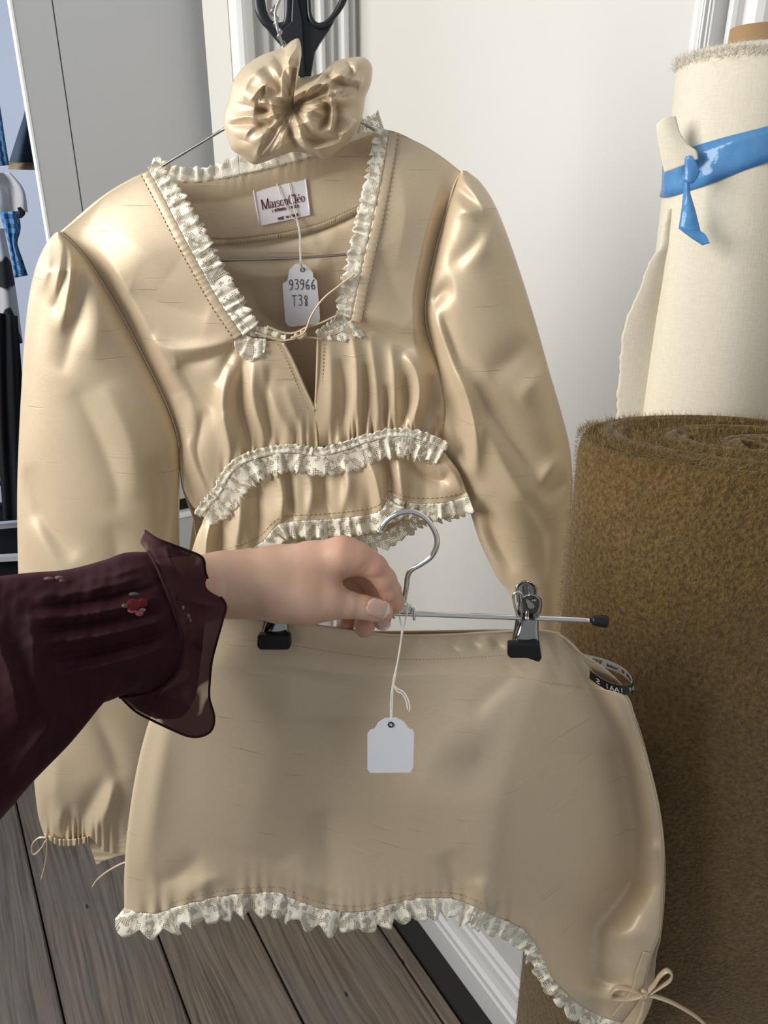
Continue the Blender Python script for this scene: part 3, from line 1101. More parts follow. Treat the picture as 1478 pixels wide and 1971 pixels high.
seamL = [(116, 446), (140, 468), (166, 498), (196, 542), (226, 592), (252, 640), (278, 690), (302, 738), (322, 782), (338, 826), (345, 862)]
top = [(116, 446), (118, 445), (120, 446)]
XY, u, v = coons([(104, 450), (112, 446), (120, 448)],
                 [(84, 1606), (110, 1618), (140, 1618), (172, 1612), (205, 1640), (262, 1640)],
                 [(104, 450), (88, 470), (70, 510), (56, 570), (47, 650), (41, 750), (36, 850), (33, 950), (34, 1060), (38, 1180), (48, 1320), (60, 1450), (72, 1560), (84, 1606)],
                 [(120, 448)] + seamL[1:] + [(346, 930), (345, 1010), (346, 1090), (342, 1180), (334, 1300), (318, 1420), (292, 1540), (262, 1640)], 110, 260)
gx = XY[..., 0]
gy = XY[..., 1]
fl = folds(XY, [
    ([(118, 452), (100, 490), (78, 560)], 0.007, 11), ([(124, 458), (118, 510), (104, 585)], 0.008, 10),
    ([(134, 468), (140, 520), (128, 590), (112, 640)], 0.009, (12, 9)), ([(112, 462), (92, 505)], -0.006, 8),
    ([(128, 470), (122, 530), (102, 600)], -0.007, 9), ([(150, 490), (146, 545), (136, 600)], -0.007, 10),
    ([(160, 500), (162, 560), (140, 640), (118, 720)], -0.006, 22), ([(175, 520), (190, 600), (175, 690)], 0.004, 26),
    ([(145, 750), (190, 840), (224, 930), (226, 990)], -0.005, (26, 18)), ([(200, 740), (250, 850), (262, 960)], 0.005, 34),
    ([(48, 900), (90, 1000), (150, 1070)], -0.008, (26, 14)), ([(60, 1000), (110, 1090), (170, 1150)], 0.006, 22),
    ([(215, 1010), (225, 1080), (205, 1140)], -0.004, 26), ([(300, 880), (318, 960), (314, 1060)], -0.006, 20),
    ([(180, 1370), (215, 1440), (235, 1500)], -0.006, 20), ([(110, 1440), (105, 1520), (100, 1590)], 0.005, 22),
    ([(220, 1505), (205, 1560), (175, 1605)], 0.012, (12, 16)), ([(205, 1500), (165, 1560), (150, 1612)], -0.009, 12),
    ([(140, 1550), (130, 1585), (118, 1612)], -0.008, 9), ([(120, 1560), (112, 1600)], 0.006, 9), ([(95, 1530), (90, 1600)], -0.004, 10),
    ([(235, 1500), (225, 1580), (230, 1640)], -0.006, 16),
])
fl = blur(fl, 8) + 0.0012 * noise2(XY, 260, 3) + 0.0035 * gathers(gx, 21, 17) * sstep(1560, 1612, gy)
bulge = 0.034 * np.clip(sstep(0, 0.10, v) * 0.9 + 0.25, 0, 1) * (1 - 0.45 * sstep(0.90, 1.0, v))
slL = sleeve('sleeve', XY, u, v, bulge, fl)
tube('armhole_seam', BL.pts(spl(seamL, 60), np.full(60, 0.006)), 0.0010, SAT, blouse, 6)
# cuff casing, cord bow and hanging ends
XYc, uc, vc = coons([(84, 1604), (110, 1614), (140, 1615), (172, 1609)], [(88, 1612), (112, 1627), (142, 1628), (170, 1622)], [(84, 1604), (88, 1612)], [(172, 1609), (170, 1622)], 90, 6)
sheet('cuff_gathers', BL, XYc, 0.019 + 0.0035 * gathers(XYc[..., 0], 33, 8), SAT, blouse)
XYc, uc, vc = coons([(168, 1608), (200, 1600), (262, 1600)], [(186, 1664), (215, 1652), (262, 1640)], [(168, 1608), (174, 1630), (186, 1664)], [(262, 1600), (262, 1640)], 40, 20)
sheet('cuff_opening', BL, XYc, 0.006 + 0.010 * uc + 0.002 * gathers(XYc[..., 1], 35, 9) * (1 - uc), SAT, blouse)
for pth in ([(90, 1612), (76, 1612), (64, 1622), (61, 1636), (66, 1644), (78, 1634), (88, 1618)], [(90, 1614), (90, 1640), (86, 1668), (79, 1692)], [(262, 1652), (234, 1662), (208, 1676), (188, 1692), (178, 1706)]):
    P = spl(pth, 40)
    tube('cuff_cord', BL.pts(P, np.full(40, 0.020)), 0.0019, SAT, blouse, 6, flat=0.5)

seamR = [(888, 331), (876, 352), (864, 390), (852, 432), (838, 484), (826, 540), (819, 590), (822, 632), (838, 682), (856, 726), (866, 770), (866, 820), (858, 862)]
XY, u, v = coons([(884, 333), (890, 328), (900, 330)],
                 [(1010, 1500), (1050, 1512), (1090, 1500)],
                 [(884, 333)] + seamR[1:8] + [(838, 690), (846, 760), (850, 830), (860, 885), (882, 935), (904, 985), (924, 1045), (954, 1108), (984, 1160), (1000, 1300), (1010, 1500)],
                 [(900, 330), (924, 350), (948, 385), (972, 440), (1000, 520), (1028, 610), (1056, 710), (1082, 800), (1098, 870), (1102, 950), (1096, 1050), (1088, 1150), (1094, 1300), (1090, 1500)], 110, 240)
fl = folds(XY, [
    ([(884, 342), (912, 372), (940, 412)], 0.008, 9), ([(874, 362), (900, 384), (930, 400)], -0.008, 9), ([(868, 385), (896, 400), (924, 412)], 0.007, 9),
    ([(962, 424), (935, 470), (890, 515)], 0.006, (14, 20)), ([(930, 450), (900, 485), (862, 510)], -0.005, 14),
    ([(832, 590), (848, 566), (872, 552)], -0.010, 12), ([(836, 600), (854, 650), (876, 710), (902, 770), (916, 840), (914, 920)], 0.016, (14, 12)), ([(858, 760), (880, 830), (892, 900)], -0.010, 14),
    ([(852, 600), (868, 660), (888, 718)], -0.007, 10), ([(1056, 690), (1036, 730), (996, 770)], 0.007, (16, 22)),
    ([(1020, 650), (985, 690), (940, 720)], -0.006, 22), ([(916, 740), (950, 800), (1000, 870), (1045, 925)], -0.010, (30, 24)),
    ([(930, 800), (962, 880), (1010, 960), (1060, 1010)], 0.008, 28), ([(1084, 880), (1056, 910), (1040, 930)], 0.008, 12),
    ([(1095, 920), (1062, 938), (1044, 960)], -0.010, 16), ([(912, 985), (935, 1050), (970, 1110)], 0.008, 12), ([(930, 960), (952, 1030), (990, 1100)], -0.008, 16),
    ([(1000, 960), (1040, 1030), (1050, 1110)], -0.006, 24)])
fl = blur(fl, 8) + 0.0012 * noise2(XY, 260, 5)
bulge = 0.034 * np.clip(sstep(0, 0.10, v) * 0.9 + 0.25, 0, 1) * (1 - 0.45 * sstep(0.92, 1.0, v))
sleeve('sleeve', XY, u, v, bulge, fl)
tube('armhole_seam', BL.pts(spl(seamR, 60), np.full(60, 0.006)), 0.0010, SAT, blouse, 6)

# ---- front bodice, two halves
edgeL = [(288, 328), (318, 385), (350, 448), (386, 515), (424, 582), (466, 644), (500, 656), (545, 660), (562, 692), (584, 742), (606, 790), (612, 862)]
XY, u, v = coons([(116, 446), (160, 410), (205, 372), (250, 345), (288, 328)],
                 [(392, 996), (424, 940), (470, 896), (540, 872), (612, 866)],
                 seamL + [(346, 890), (352, 935), (368, 970), (392, 996)], edgeL, 150, 190)
gx, gy = XY[..., 0], XY[..., 1]
# waist seam height at each x
wx = np.array([380, 424, 470, 540, 612, 700, 760, 855]); wy = np.array([1000, 940, 896, 872, 866, 850, 838, 868])
near = sstep(0, 1, 1 - np.clip((np.interp(gx, wx, wy) - gy) / 90, 0, 1))
FL = [
    ([(462, 650), (400, 668), (330, 672), (290, 650)], 0.006, (12, 18)), ([(455, 668), (400, 690), (340, 700)], -0.006, 16),
    ([(345, 700), (380, 760), (430, 800)], -0.005, 24), ([(330, 760), (356, 850), (390, 930), (408, 975)], 0.009, (16, 18)),
    ([(352, 900), (372, 950), (396, 985)], -0.008, 12), ([(392, 790), (380, 870), (404, 940), (424, 950)], -0.006, 14),
    ([(440, 700), (428, 780), (440, 850), (452, 905)], 0.011, (12, 16)), ([(470, 680), (462, 770), (482, 850), (500, 878)], -0.011, 12),
    ([(488, 690), (486, 760), (506, 830), (520, 868)], 0.008, 11), ([(520, 700), (512, 790), (530, 868)], -0.006, 12),
    ([(500, 690), (520, 760), (556, 830), (590, 868)], 0.007, 20), ([(548, 740), (570, 800), (596, 850)], 0.004, 14),
    ([(465, 645), (440, 690), (420, 740)], -0.006, 10), ([(180, 420), (260, 470), (330, 520)], 0.002, 40),
    ([(250, 560), (330, 590), (400, 610)], -0.003, 30)]
fl = blur(folds(XY, FL), 4) + 0.0012 * noise2(XY, 300, 8)
gw = 0.0045 * gathers(gx, 41, 26) * near ** 1.5 * sstep(395, 440, gx) + 0.003 * gathers(gx, 43, 15) * near ** 4
env = sstep(0, 0.22, u)
off = 0.004 + 0.016 * env * sstep(0.0, 0.25, v) + 0.010 * np.sin(np.pi * np.clip(v, 0, 1)) * u + (fl + gw) * sstep(0, 0.1, u)
BODL = off
sheet('front_panel', BL, XY, off, SAT, blouse)
offL = off[:, -1]

edgeR = [(748, 255), (741, 300), (731, 355), (718, 420), (704, 480), (690, 545), (676, 618), (650, 640), (612, 652), (611, 700), (609, 750), (607, 790), (612, 862)]
XYr, u, v = coons([(748, 255), (800, 272), (845, 298), (888, 331)],
                  [(612, 866), (700, 850), (760, 838), (815, 846), (856, 868)],
                  edgeR, seamR, 150, 190)
gx, gy = XYr[..., 0], XYr[..., 1]
near = sstep(0, 1, 1 - np.clip((np.interp(gx, wx, wy) - gy) / 90, 0, 1))
FR = [
    ([(634, 650), (638, 740), (634, 846)], 0.005, 16), ([(656, 690), (664, 770), (652, 846)], -0.006, 10), ([(676, 630), (688, 720), (686, 842)], 0.008, (14, 10)),
    ([(700, 700), (704, 770), (700, 840)], -0.007, 9), ([(712, 640), (722, 720), (728, 790), (722, 838)], 0.006, 11), ([(742, 740), (744, 790), (738, 832)], -0.008, 9), ([(752, 660), (760, 740), (756, 826)], 0.007, (12, 10)),
    ([(776, 720), (782, 780), (770, 828)], -0.010, 10), ([(778, 680), (802, 720), (806, 770), (786, 832)], 0.012, (10, 13)),
    ([(826, 720), (828, 780), (806, 834)], -0.010, (9, 13)), ([(826, 670), (850, 724), (854, 800), (836, 848)], 0.009, (16, 12)), ([(846, 800), (838, 830), (822, 848)], -0.006, 8),
    ([(676, 620), (730, 640), (800, 680)], -0.004, 16), ([(690, 600), (750, 620), (815, 640)], 0.004, 22),
    ([(760, 300), (780, 400), (760, 520)], 0.003, 34), ([(730, 480), (760, 560), (800, 600)], -0.003, 26)]
fl = blur(folds(XYr, FR), 3) + 0.0012 * noise2(XYr, 300, 9)
gw = 0.0045 * gathers(gx, 47, 24) * near ** 1.5 + 0.003 * gathers(gx, 49, 14) * near ** 4
off = 0.004 + 0.016 * sstep(0, 0.22, 1 - u) * sstep(0.0, 0.25, v) + 0.010 * np.sin(np.pi * v) * (1 - u) + (fl + gw) * sstep(0, 0.08, 1 - u)
sheet('front_panel', BL, XYr, off, SAT, blouse)
offR = off[:, 0]

# ---- back panel, seen through the neckline
XYb, u, v = coons([(120, 448), (205, 376), (292, 330), (330, 348), (400, 346), (470, 334), (560, 312), (640, 288), (700, 266), (742, 252), (800, 276), (884, 333)],
                  [(380, 1060), (520, 1040), (700, 1010), (880, 960)],
                  seamL + [(350, 935), (372, 1000), (380, 1060)], seamR + [(872, 900), (880, 960)], 150, 150)
gx, gy = XYb[..., 0], XYb[..., 1]
dep = 0.030 * elli(u, 0.6) * np.clip(0.18 + sstep(0.18, 0.30, u) * sstep(0.18, 0.30, 1 - u) * 0.6 + sstep(0, 0.25, v), 0, 1)
sline = np.interp(gx, [395, 500, 600, 690], [465, 460, 440, 405])
flb = folds(XYb, [([(395, 474), (500, 470), (600, 449), (690, 414)], -0.005, (9, 20)), ([(440, 520), (520, 530), (640, 515)], 0.004, 22), ([(430, 500), (520, 508), (660, 492)], -0.003, 10),
                  ([(395, 400), (440, 380), (500, 420)], 0.003, 30), ([(650, 440), (610, 520), (600, 600)], 0.003, 30), ([(480, 540), (500, 600), (560, 640)], -0.003, 24)])
flb += 0.0016 * gathers(gx, 61, 15) * np.exp(-np.clip(gy - np.interp(gx, [330, 470, 640, 742], [346, 334, 288, 252]), 0, 99) / 16)
OFB = -dep + flb
sheet('back_panel', BL, XYb, OFB, SAT, blouse)
BPX = XYb
# overlocked seam across the back
P = spl([(392, 465), (440, 466), (500, 460), (560, 450), (620, 434), (692, 402)], 150)
ob = samp(XYb, OFB, P) + 0.0030
mb = MB()
for i in range(149):
    a, b = P[i], P[i + 1]
    q = np.array([a + (0, -5), (a + b) / 2 + (0, 7), b + (0, -5)])
    mb.tube(BL.pts(q, np.full(3, ob[i])), 0.00050, sides=4, caps=False)
mb.build('overlock_seam', M['thread_light'], blouse)
dashes('stitching', BL, [(392, 458), (440, 459), (500, 453), (560, 443), (620, 427), (692, 395)], ob[::5], blouse, 4, 2)

# ---- neckline casings with stitching
def band_strip(name, edge, outw, offs, seed):
    P = spl(edge, 140)
    T = np.gradient(P, axis=0); T /= np.linalg.norm(T, axis=1)[:, None]
    Nn = np.stack([-T[:, 1], T[:, 0]], 1) * outw
    m = 9
    t = np.linspace(0, 1, m)
    XY_ = P[:, None] + Nn[:, None] * (19 * t)[None, :, None]
    of = np.interp(np.linspace(0, 1, 140), np.linspace(0, 1, len(offs)), offs)
    g_ = gathers(np.linspace(0, 400, 140), seed, 15)
    o_ = of[:, None] + 0.0014 + 0.0008 * np.sin(np.pi * t)[None] + 0.00030 * g_[:, None]
    sheet(name, BL, XY_, o_, SAT, blouse, 0.0006)
    return XY_, o_


k0 = int(190 * 0.56)
nl = spl(edgeL[:6], 60)
XYs, os_ = band_strip('neckline_casing', edgeL[:6], 1, offL[:k0], 71)
dashes('stitching', BL, XYs[:, -1], os_[:, -1] + 0.0009, blouse)
XYs, os_ = band_strip('neckline_casing', edgeR[:7], -1, offR[:k0], 72)
dashes('stitching', BL, XYs[:, -1], os_[:, -1] + 0.0009, blouse)
# edge binding of the front slit
for pth, of in (([(545, 660), (562, 692), (584, 742), (606, 790)], offL[-60:-12]), ([(612, 652), (611, 700), (609, 750), (607, 790)], offR[-60:-12])):
    P = spl(pth, 48)
    tube('slit_binding', BL.pts(P, np.asarray(of) + 0.001), 0.0014, SAT, blouse, 6)
    sgn = -1 if pth[0][0] < 600 else 1
    dashes('stitching', BL, P + np.array([sgn * 11, 2]), np.asarray(of) + 0.0016, blouse, 4, 3, 0.0004)

# ---- peplum
topP = [(392, 1000), (424, 945), (470, 905), (540, 884), (612, 878), (700, 862), (760, 852), (815, 856), (856, 872)]
botP = [(362, 1090), (392, 1085), (440, 1068), (500, 1046), (530, 1014), (560, 1004), (650, 998), (728, 985), (750, 955), (790, 968), (850, 968), (902, 955)]
XYp, u, v = coons(topP, botP, [(392, 1000), (376, 1040), (362, 1090)], [(856, 872), (882, 908), (902, 955)], 220, 70)
gx, gy = XYp[..., 0], XYp[..., 1]
flp = folds(XYp, [
    ([(410, 990), (398, 1040), (396, 1100)], 0.008, 11), ([(430, 970), (424, 1030), (420, 1100)], -0.008, 12), ([(458, 930), (462, 990), (450, 1080)], 0.009, 14),
    ([(500, 900), (498, 960), (500, 1060)], -0.007, 12), ([(530, 895), (545, 950), (540, 1010)], 0.010, (12, 10)), ([(556, 890), (556, 950), (570, 1010)], -0.008, 10),
    ([(580, 890), (600, 940), (588, 1010)], 0.007, 14), ([(630, 888), (625, 950), (640, 1010)], -0.007, 13), ([(660, 880), (670, 930), (655, 1000)], 0.007, 13),
    ([(700, 870), (718, 910), (738, 985)], 0.013, (14, 16)), ([(738, 870), (748, 910), (750, 960)], -0.012, 11), ([(765, 870), (768, 910), (775, 965)], 0.008, 12),
    ([(780, 872), (808, 910), (848, 925), (868, 905)], -0.009, 14), ([(835, 880), (872, 910), (890, 950)], 0.008, 14)])
flp = flp * 1.0 + 0.0028 * gathers(gx, 81, 15) * (1 - sstep(0, 0.3, v)) + 0.003 * gathers(gx, 83, 60) * v
offP = 0.018 + 0.010 * v + flp
sheet('peplum', BL, XYp, offP, SAT, blouse)
dashes('stitching', BL, XYp[-7, 4:-4], offP[-7, 4:-4] + 0.0008, blouse, 6, 3)
# back of the peplum
XYq, u, v = coons([(372, 1000), (520, 940), (700, 900), (870, 880)], [(362, 1075), (480, 1078), (560, 1044), (730, 1026), (800, 985), (895, 960)], [(372, 1000), (362, 1075)], [(870, 880), (895, 960)], 90, 30)
sheet('peplum_back', BL, XYq, -0.030 + 0.004 * gathers(XYq[..., 0], 87, 55) * v, SAT, blouse)

# ---- lace trims
lo = np.interp(np.linspace(0, 1, 30), np.linspace(0, 1, k0), offL[:k0])
lace('neckline_lace', BL, [(284, 322), (318, 385), (350, 448), (386, 515), (424, 582), (468, 646)], [22, 36, 40, 38, 40, 34], -1, blouse, lo + 0.002, 0.0045, 24, 15, 1)
lo = np.interp(np.linspace(0, 1, 30), np.linspace(0, 1, k0), offR[:k0])
lace('neckline_lace', BL, [(748, 250), (741, 300), (731, 355), (718, 420), (704, 480), (690, 545), (676, 612)], [24, 27, 30, 30, 30, 30], 1, blouse, lo + 0.002, 0.0045, 24, 15, 2)
lace('neckline_lace', BL, [(462, 640), (486, 650), (512, 652)], [26, 46, 26], 1, blouse, 0.030, 0.004, 20, 14, 3)
lace('neckline_lace', BL, [(618, 642), (650, 630), (680, 612)], [12, 30, 40], 1, blouse, 0.028, 0.004, 20, 14, 4)
lace('neckline_lace', BL, [(468, 648), (510, 650), (548, 662)], [18, 20, 14], -1, blouse, 0.026, 0.003, 16, 12, 5)
lace('neckline_lace', BL, [(612, 652), (640, 640), (672, 622)], [14, 20, 26], -1, blouse, 0.026, 0.003, 16, 12, 6)
lace('back_neck_lace', BL, [(286, 334), (318, 346), (360, 352), (420, 346), (470, 336), (560, 314), (640, 290), (700, 266), (740, 250)], [34, 30, 26, 36, 36, 32, 32, 34, 34], -1, blouse, -0.022, 0.004, 26, 15, 7)
wl = [(386, 990), (404, 968), (424, 945), (446, 905), (478, 882), (530, 868), (570, 866), (612, 872), (660, 862), (706, 846), (750, 836), (790, 836), (830, 848), (858, 862)]
lace('waist_lace', BL, wl, [34, 42, 46, 50, 46, 42, 40, 42, 48, 46, 42, 44, 40, 36], 1, blouse, 0.0285, 0.0042, 30, 14, 10, 4)
lace('waist_lace', BL, np.array(wl) + np.array([0, 6]), 16, -1, blouse, 0.029, 0.002, 14, 9, 11, 2)
hem = XYp[-1]
lace('hem_lace', BL, hem[92:176:3], 36, 1, blouse, offP[-1, 92:176:3] + 0.001, 0.005, 28, 15, 12)
lace('hem_lace', BL, hem[4:96:3], 32, 1, blouse, offP[-1, 4:96:3] + 0.001, 0.005, 28, 15, 13)
lace('hem_lace', BL, hem[174::3], 30, 1, blouse, offP[-1, 174::3] + 0.001, 0.005, 28, 15, 14)
lace('back_hem_lace', BL, XYq[-1, 2:-2:3], 30, 1, blouse, -0.029, 0.005, 30, 15, 15)

# ---- brand label and neck ties
LBO = float(samp(BPX, OFB, [(500, 370), (585, 360), (590, 405), (510, 425)]).max()) + 0.0012
lab = [(487, 359), (588, 344), (597, 414), (500, 435)]
V, Fc = prism_geo([lab[0], lab[1], lab[2], lab[3]], BL, LBO, 0.0006)
label_o = put('brand_label', V, Fc, M['label'], blouse, None, False)
for a, b in ((lab[0], lab[3]), (lab[1], lab[2])):
    tube('label_fold', BL.pts(spl([a, b], 6, True), np.full(6, LBO + 0.0006)), 0.0009, M['label'], label_o, 6)


def quad_map(q):
    """maps (s, t) in the unit square to px in the quad (tl, tr, br, bl)"""
    q = np.asarray(q, float)

    def f(p):
        p = np.asarray(p, float)
        s, t_ = p[..., :1], p[..., 1:]
        return (1 - t_) * ((1 - s) * q[0] + s * q[1]) + t_ * ((1 - s) * q[3] + s * q[2])
    return f


# letterforms: strokes on a 0..1 grid (x right, y down, baseline 1, cap height 0, x-height .35)
SER = {
    'M': (1.15, [[(.1, 1), (.1, 0)], [(.1, 0), (.55, 1)], [(.55, 1), (1.0, 0)], [(1.0, 0), (1.0, 1)], [(0, 1), (.22, 1)], [(.85, 1), (1.15, 1)], [(0, 0), (.16, 0)], [(.95, 0), (1.15, 0)]]),
    'a': (.62, [[(.08, .5), (.2, .37), (.38, .37), (.46, .5), (.46, .9), (.52, 1), (.6, .97)], [(.46, .62), (.2, .68), (.08, .82), (.16, .98), (.3, .98), (.46, .84)]]),
    'i': (.36, [[(.18, .38), (.18, 1)], [(.05, .4), (.18, .38)], [(.05, 1), (.33, 1)], [(.17, .1), (.2, .12)]]),
    's': (.52, [[(.42, .48), (.36, .38), (.2, .37), (.1, .48), (.16, .6), (.36, .72), (.44, .85), (.34, .98), (.16, .98), (.08, .86)]]),
    'o': (.62, [[(.3, .37), (.12, .46), (.07, .68), (.12, .9), (.3, 1), (.48, .9), (.53, .68), (.48, .46), (.3, .37)]]),
    'n': (.66, [[(.14, .38), (.14, 1)], [(.14, .52), (.28, .38), (.44, .4), (.5, .55), (.5, 1)], [(.02, .4), (.14, .38)], [(.02, 1), (.26, 1)], [(.38, 1), (.62, 1)]]),
    'C': (.86, [[(.78, .22), (.66, .04), (.45, -.02), (.22, .1), (.1, .35), (.1, .65), (.22, .9), (.45, 1.02), (.66, .96), (.8, .78)], [(.78, 0), (.78, .24)]]),
    'l': (.36, [[(.18, 0), (.18, 1)], [(.05, .02), (.18, 0)], [(.05, 1), (.33, 1)]]),
    'é': (.58, [[(.1, .66), (.5, .66), (.46, .46), (.3, .37), (.14, .46), (.07, .68), (.14, .92), (.3, 1), (.5, .9)], [(.26, .26), (.42, .08)]]),
}


def serif_text(txt, fmap, x0, x1, y0, y1, pl, off, mat, parent, name):
    tot = sum(SER[c][0] for c in txt)
    mb = MB()
    x = 0
    for c in txt:
        wd, st = SER[c]
        for s in st:
            P = spl(s, 10 if len(s) > 2 else 3)
            T = np.gradient(P, axis=0)
            T /= np.linalg.norm(T, axis=1)[:, None] + 1e-9
            thick = 0.018 + 0.058 * np.abs(T[:, 1]) ** 1.5
            if c == 'M' and s[0][0] < s[-1][0] and s[0] == (.1, 0): thick = thick * 1.1
            Nn = np.stack([-T[:, 1], T[:, 0]], 1)
            both = np.stack([P - Nn * thick[:, None], P + Nn * thick[:, None]], 1)
            both[..., 0] = x0 + (x + both[..., 0]) / tot * (x1 - x0)
            both[..., 1] = y0 + both[..., 1] * (y1 - y0)
            px = fmap(both)
            V = pl.pts(px, np.full(px.shape[:2], off))
            mb.add(V, gridfaces(len(P), 2))
        x += wd
    return mb.build(name, mat, parent, False)


fm = quad_map(lab)
serif_text('MaisonCléo', fm, 0.10, 0.94, 0.36, 0.61, BL, LBO + 0.0009, M['redink'], label_o, 'printed_name')

BLK = {'A': [[(0, 1), (.5, 0), (1, 1)], [(.2, .65), (.8, .65)]], 'F': [[(0, 1), (0, 0), (1, 0)], [(0, .5), (.8, .5)]], 'R': [[(0, 1), (0, 0), (.8, .05), (.9, .3), (.7, .5), (0, .5)], [(.5, .5), (1, 1)]],
       'N': [[(0, 1), (0, 0), (1, 1), (1, 0)]], 'C': [[(1, .15), (.6, 0), (.15, .2), (0, .5), (.15, .85), (.6, 1), (1, .85)]], 'H': [[(0, 0), (0, 1)], [(1, 0), (1, 1)], [(0, .5), (1, .5)]],
       'I': [[(.5, 0), (.5, 1)]], 'E': [[(1, 0), (0, 0), (0, 1), (1, 1)], [(0, .5), (.8, .5)]], 'L': [[(0, 0), (0, 1), (1, 1)]], 'W': [[(0, 0), (.25, 1), (.5, .2), (.75, 1), (1, 0)]],
       'T': [[(0, 0), (1, 0)], [(.5, 0), (.5, 1)]], 'Z': [[(0, 0), (1, 0), (0, 1), (1, 1)]], 'B': [[(0, 0), (0, 1), (.8, .95), (1, .75), (.8, .5), (0, .5)], [(.8, .5), (.9, .25), (.7, 0), (0, 0)]],
       'M': [[(0, 1), (0, 0), (.5, .7), (1, 0), (1, 1)]], 'D': [[(0, 0), (0, 1), (.7, .95), (1, .5), (.7, .05), (0, 0)]], "'": [[(.4, 0), (.4, .3)]], '|': [[(.5, 0), (.5, 1)]], ' ': [],
       'S': [[(1, .15), (.6, 0), (.1, .2), (.3, .45), (.8, .6), (.9, .85), (.5, 1), (0, .88)]], 'O': [[(.5, 0), (.1, .2), (0, .5), (.1, .8), (.5, 1), (.9, .8), (1, .5), (.9, .2), (.5, 0)]],
       '9': [[(.85, .3), (.6, .5), (.25, .45), (.15, .2), (.45, 0), (.8, .1), (.85, .3), (.75, .7), (.55, .95), (.2, 1)]],
       '3': [[(.15, .08), (.55, 0), (.8, .15), (.65, .38), (.4, .45), (.75, .52), (.85, .78), (.55, 1), (.1, .92)]],
       '6': [[(.75, 0), (.35, .3), (.15, .7), (.35, .98), (.7, .95), (.8, .7), (.6, .55), (.2, .72)]],
       '8': [[(.7, .12), (.4, .02), (.2, .22), (.5, .48), (.7, .75), (.5, 1), (.3, .8), (.5, .5), (.75, .28), (.7, .12)]],
       'p': [[(.1, .3), (.1, 1.3)], [(.1, .4), (.5, .3), (.8, .6), (.5, .95), (.1, .85)]], 'm': [[(.05, 1), (.05, .4)], [(.05, .5), (.3, .4), (.5, .55), (.5, 1)], [(.5, .55), (.75, .4), (.95, .55), (.95, 1)]],
       'o': [[(.5, .4), (.15, .55), (.15, .85), (.5, 1), (.85, .85), (.85, .55), (.5, .4)]], 'n': [[(.1, 1), (.1, .4)], [(.1, .5), (.5, .4), (.85, .6), (.85, 1)]], 'a': [[(.8, .45), (.4, .4), (.1, .7), (.4, 1), (.8, .85)], [(.8, .4), (.8, 1)]],
       'l': [[(.5, 0), (.5, 1)]], 'é': [[(.1, .7), (.9, .7), (.7, .42), (.4, .4), (.1, .65), (.3, 1), (.85, .95)], [(.45, .25), (.65, .05)]], 'i': [[(.5, .4), (.5, 1)], [(.5, .15), (.5, .2)]],
       'r': [[(.2, 1), (.2, .4)], [(.2, .55), (.5, .4), (.8, .45)]], 'u': [[(.1, .4), (.15, .85), (.5, 1), (.85, .8)], [(.85, .4), (.85, 1)]], 'e': [[(.1, .7), (.9, .7), (.7, .42), (.4, .4), (.1, .65), (.3, 1), (.85, .95)]],
       '♡': [[(.5, .95), (.05, .5), (.1, .2), (.35, .12), (.5, .35), (.65, .12), (.9, .2), (.95, .5), (.5, .95)]]}


def stroke_text(txt, fmap, x0, x1, y0, y1, pl, off, mat, parent, name, r=0.00022, jitter=0.0, fill=0.72, geo=None):
    mb = MB()
    n = len(txt)
    rr = np.random.default_rng(5)
    for i, c in enumerate(txt):
        jy = rr.normal(0, jitter)
        for s in BLK[c]:
            P = spl(s, max(4, 5 * len(s)), lin=len(s) < 5) if len(s) > 1 else np.array(s)
            q = P.copy()
            q[:, 0] = x0 + (i + (1 - fill) / 2 + P[:, 0] * fill) / n * (x1 - x0)
            q[:, 1] = y0 + (P[:, 1] + jy) * (y1 - y0)
            if geo is not None:
                W = geo(q)
            else:
                W = pl.pts(fmap(q), np.full(len(q), off))
            mb.tube(W, r, sides=5)
    return mb.build(name, mat, parent)


stroke_text("L'AFFRANCHIE | WITZ B", fm, 0.28, 0.80, 0.655, 0.725, BL, LBO + 0.0008, M['redink'], label_o, 'printed_line', 0.00024)
stroke_text('MADE IN FRANCE', fm, 0.37, 0.78, 0.885, 0.95, BL, LBO + 0.0008, M['redink'], label_o, 'printed_line', 0.00026)

# drawstring across the top of the slit, with its loose end
ties = MB()
for pth, of in (([(500, 640), (516, 626), (514, 634), (540, 648), (566, 652), (590, 648), (612, 642), (640, 626), (660, 600), (678, 545)], 0.030),
                ([(514, 628), (545, 640), (568, 640), (590, 630), (616, 622), (650, 606)], 0.033),
                ([(560, 650), (585, 640), (600, 606), (622, 575), (650, 552), (682, 528)], 0.036)):
    P = spl(pth, 60)
    if pth[0] == (500, 640):
        P = spl([(492, 640), (512, 646), (545, 655), (575, 650), (602, 650), (620, 652)], 60)
    ties.tube(BL.pts(P, np.full(60, of)), 0.0027, sides=8, flat=0.35)
ties.build('drawstring', SAT, blouse)
tube('drawstring_knot', BL.pts(spl([(568, 642), (578, 650), (586, 642), (578, 638)], 16), np.full(16, 0.036)), 0.0022, SAT, blouse, 6)

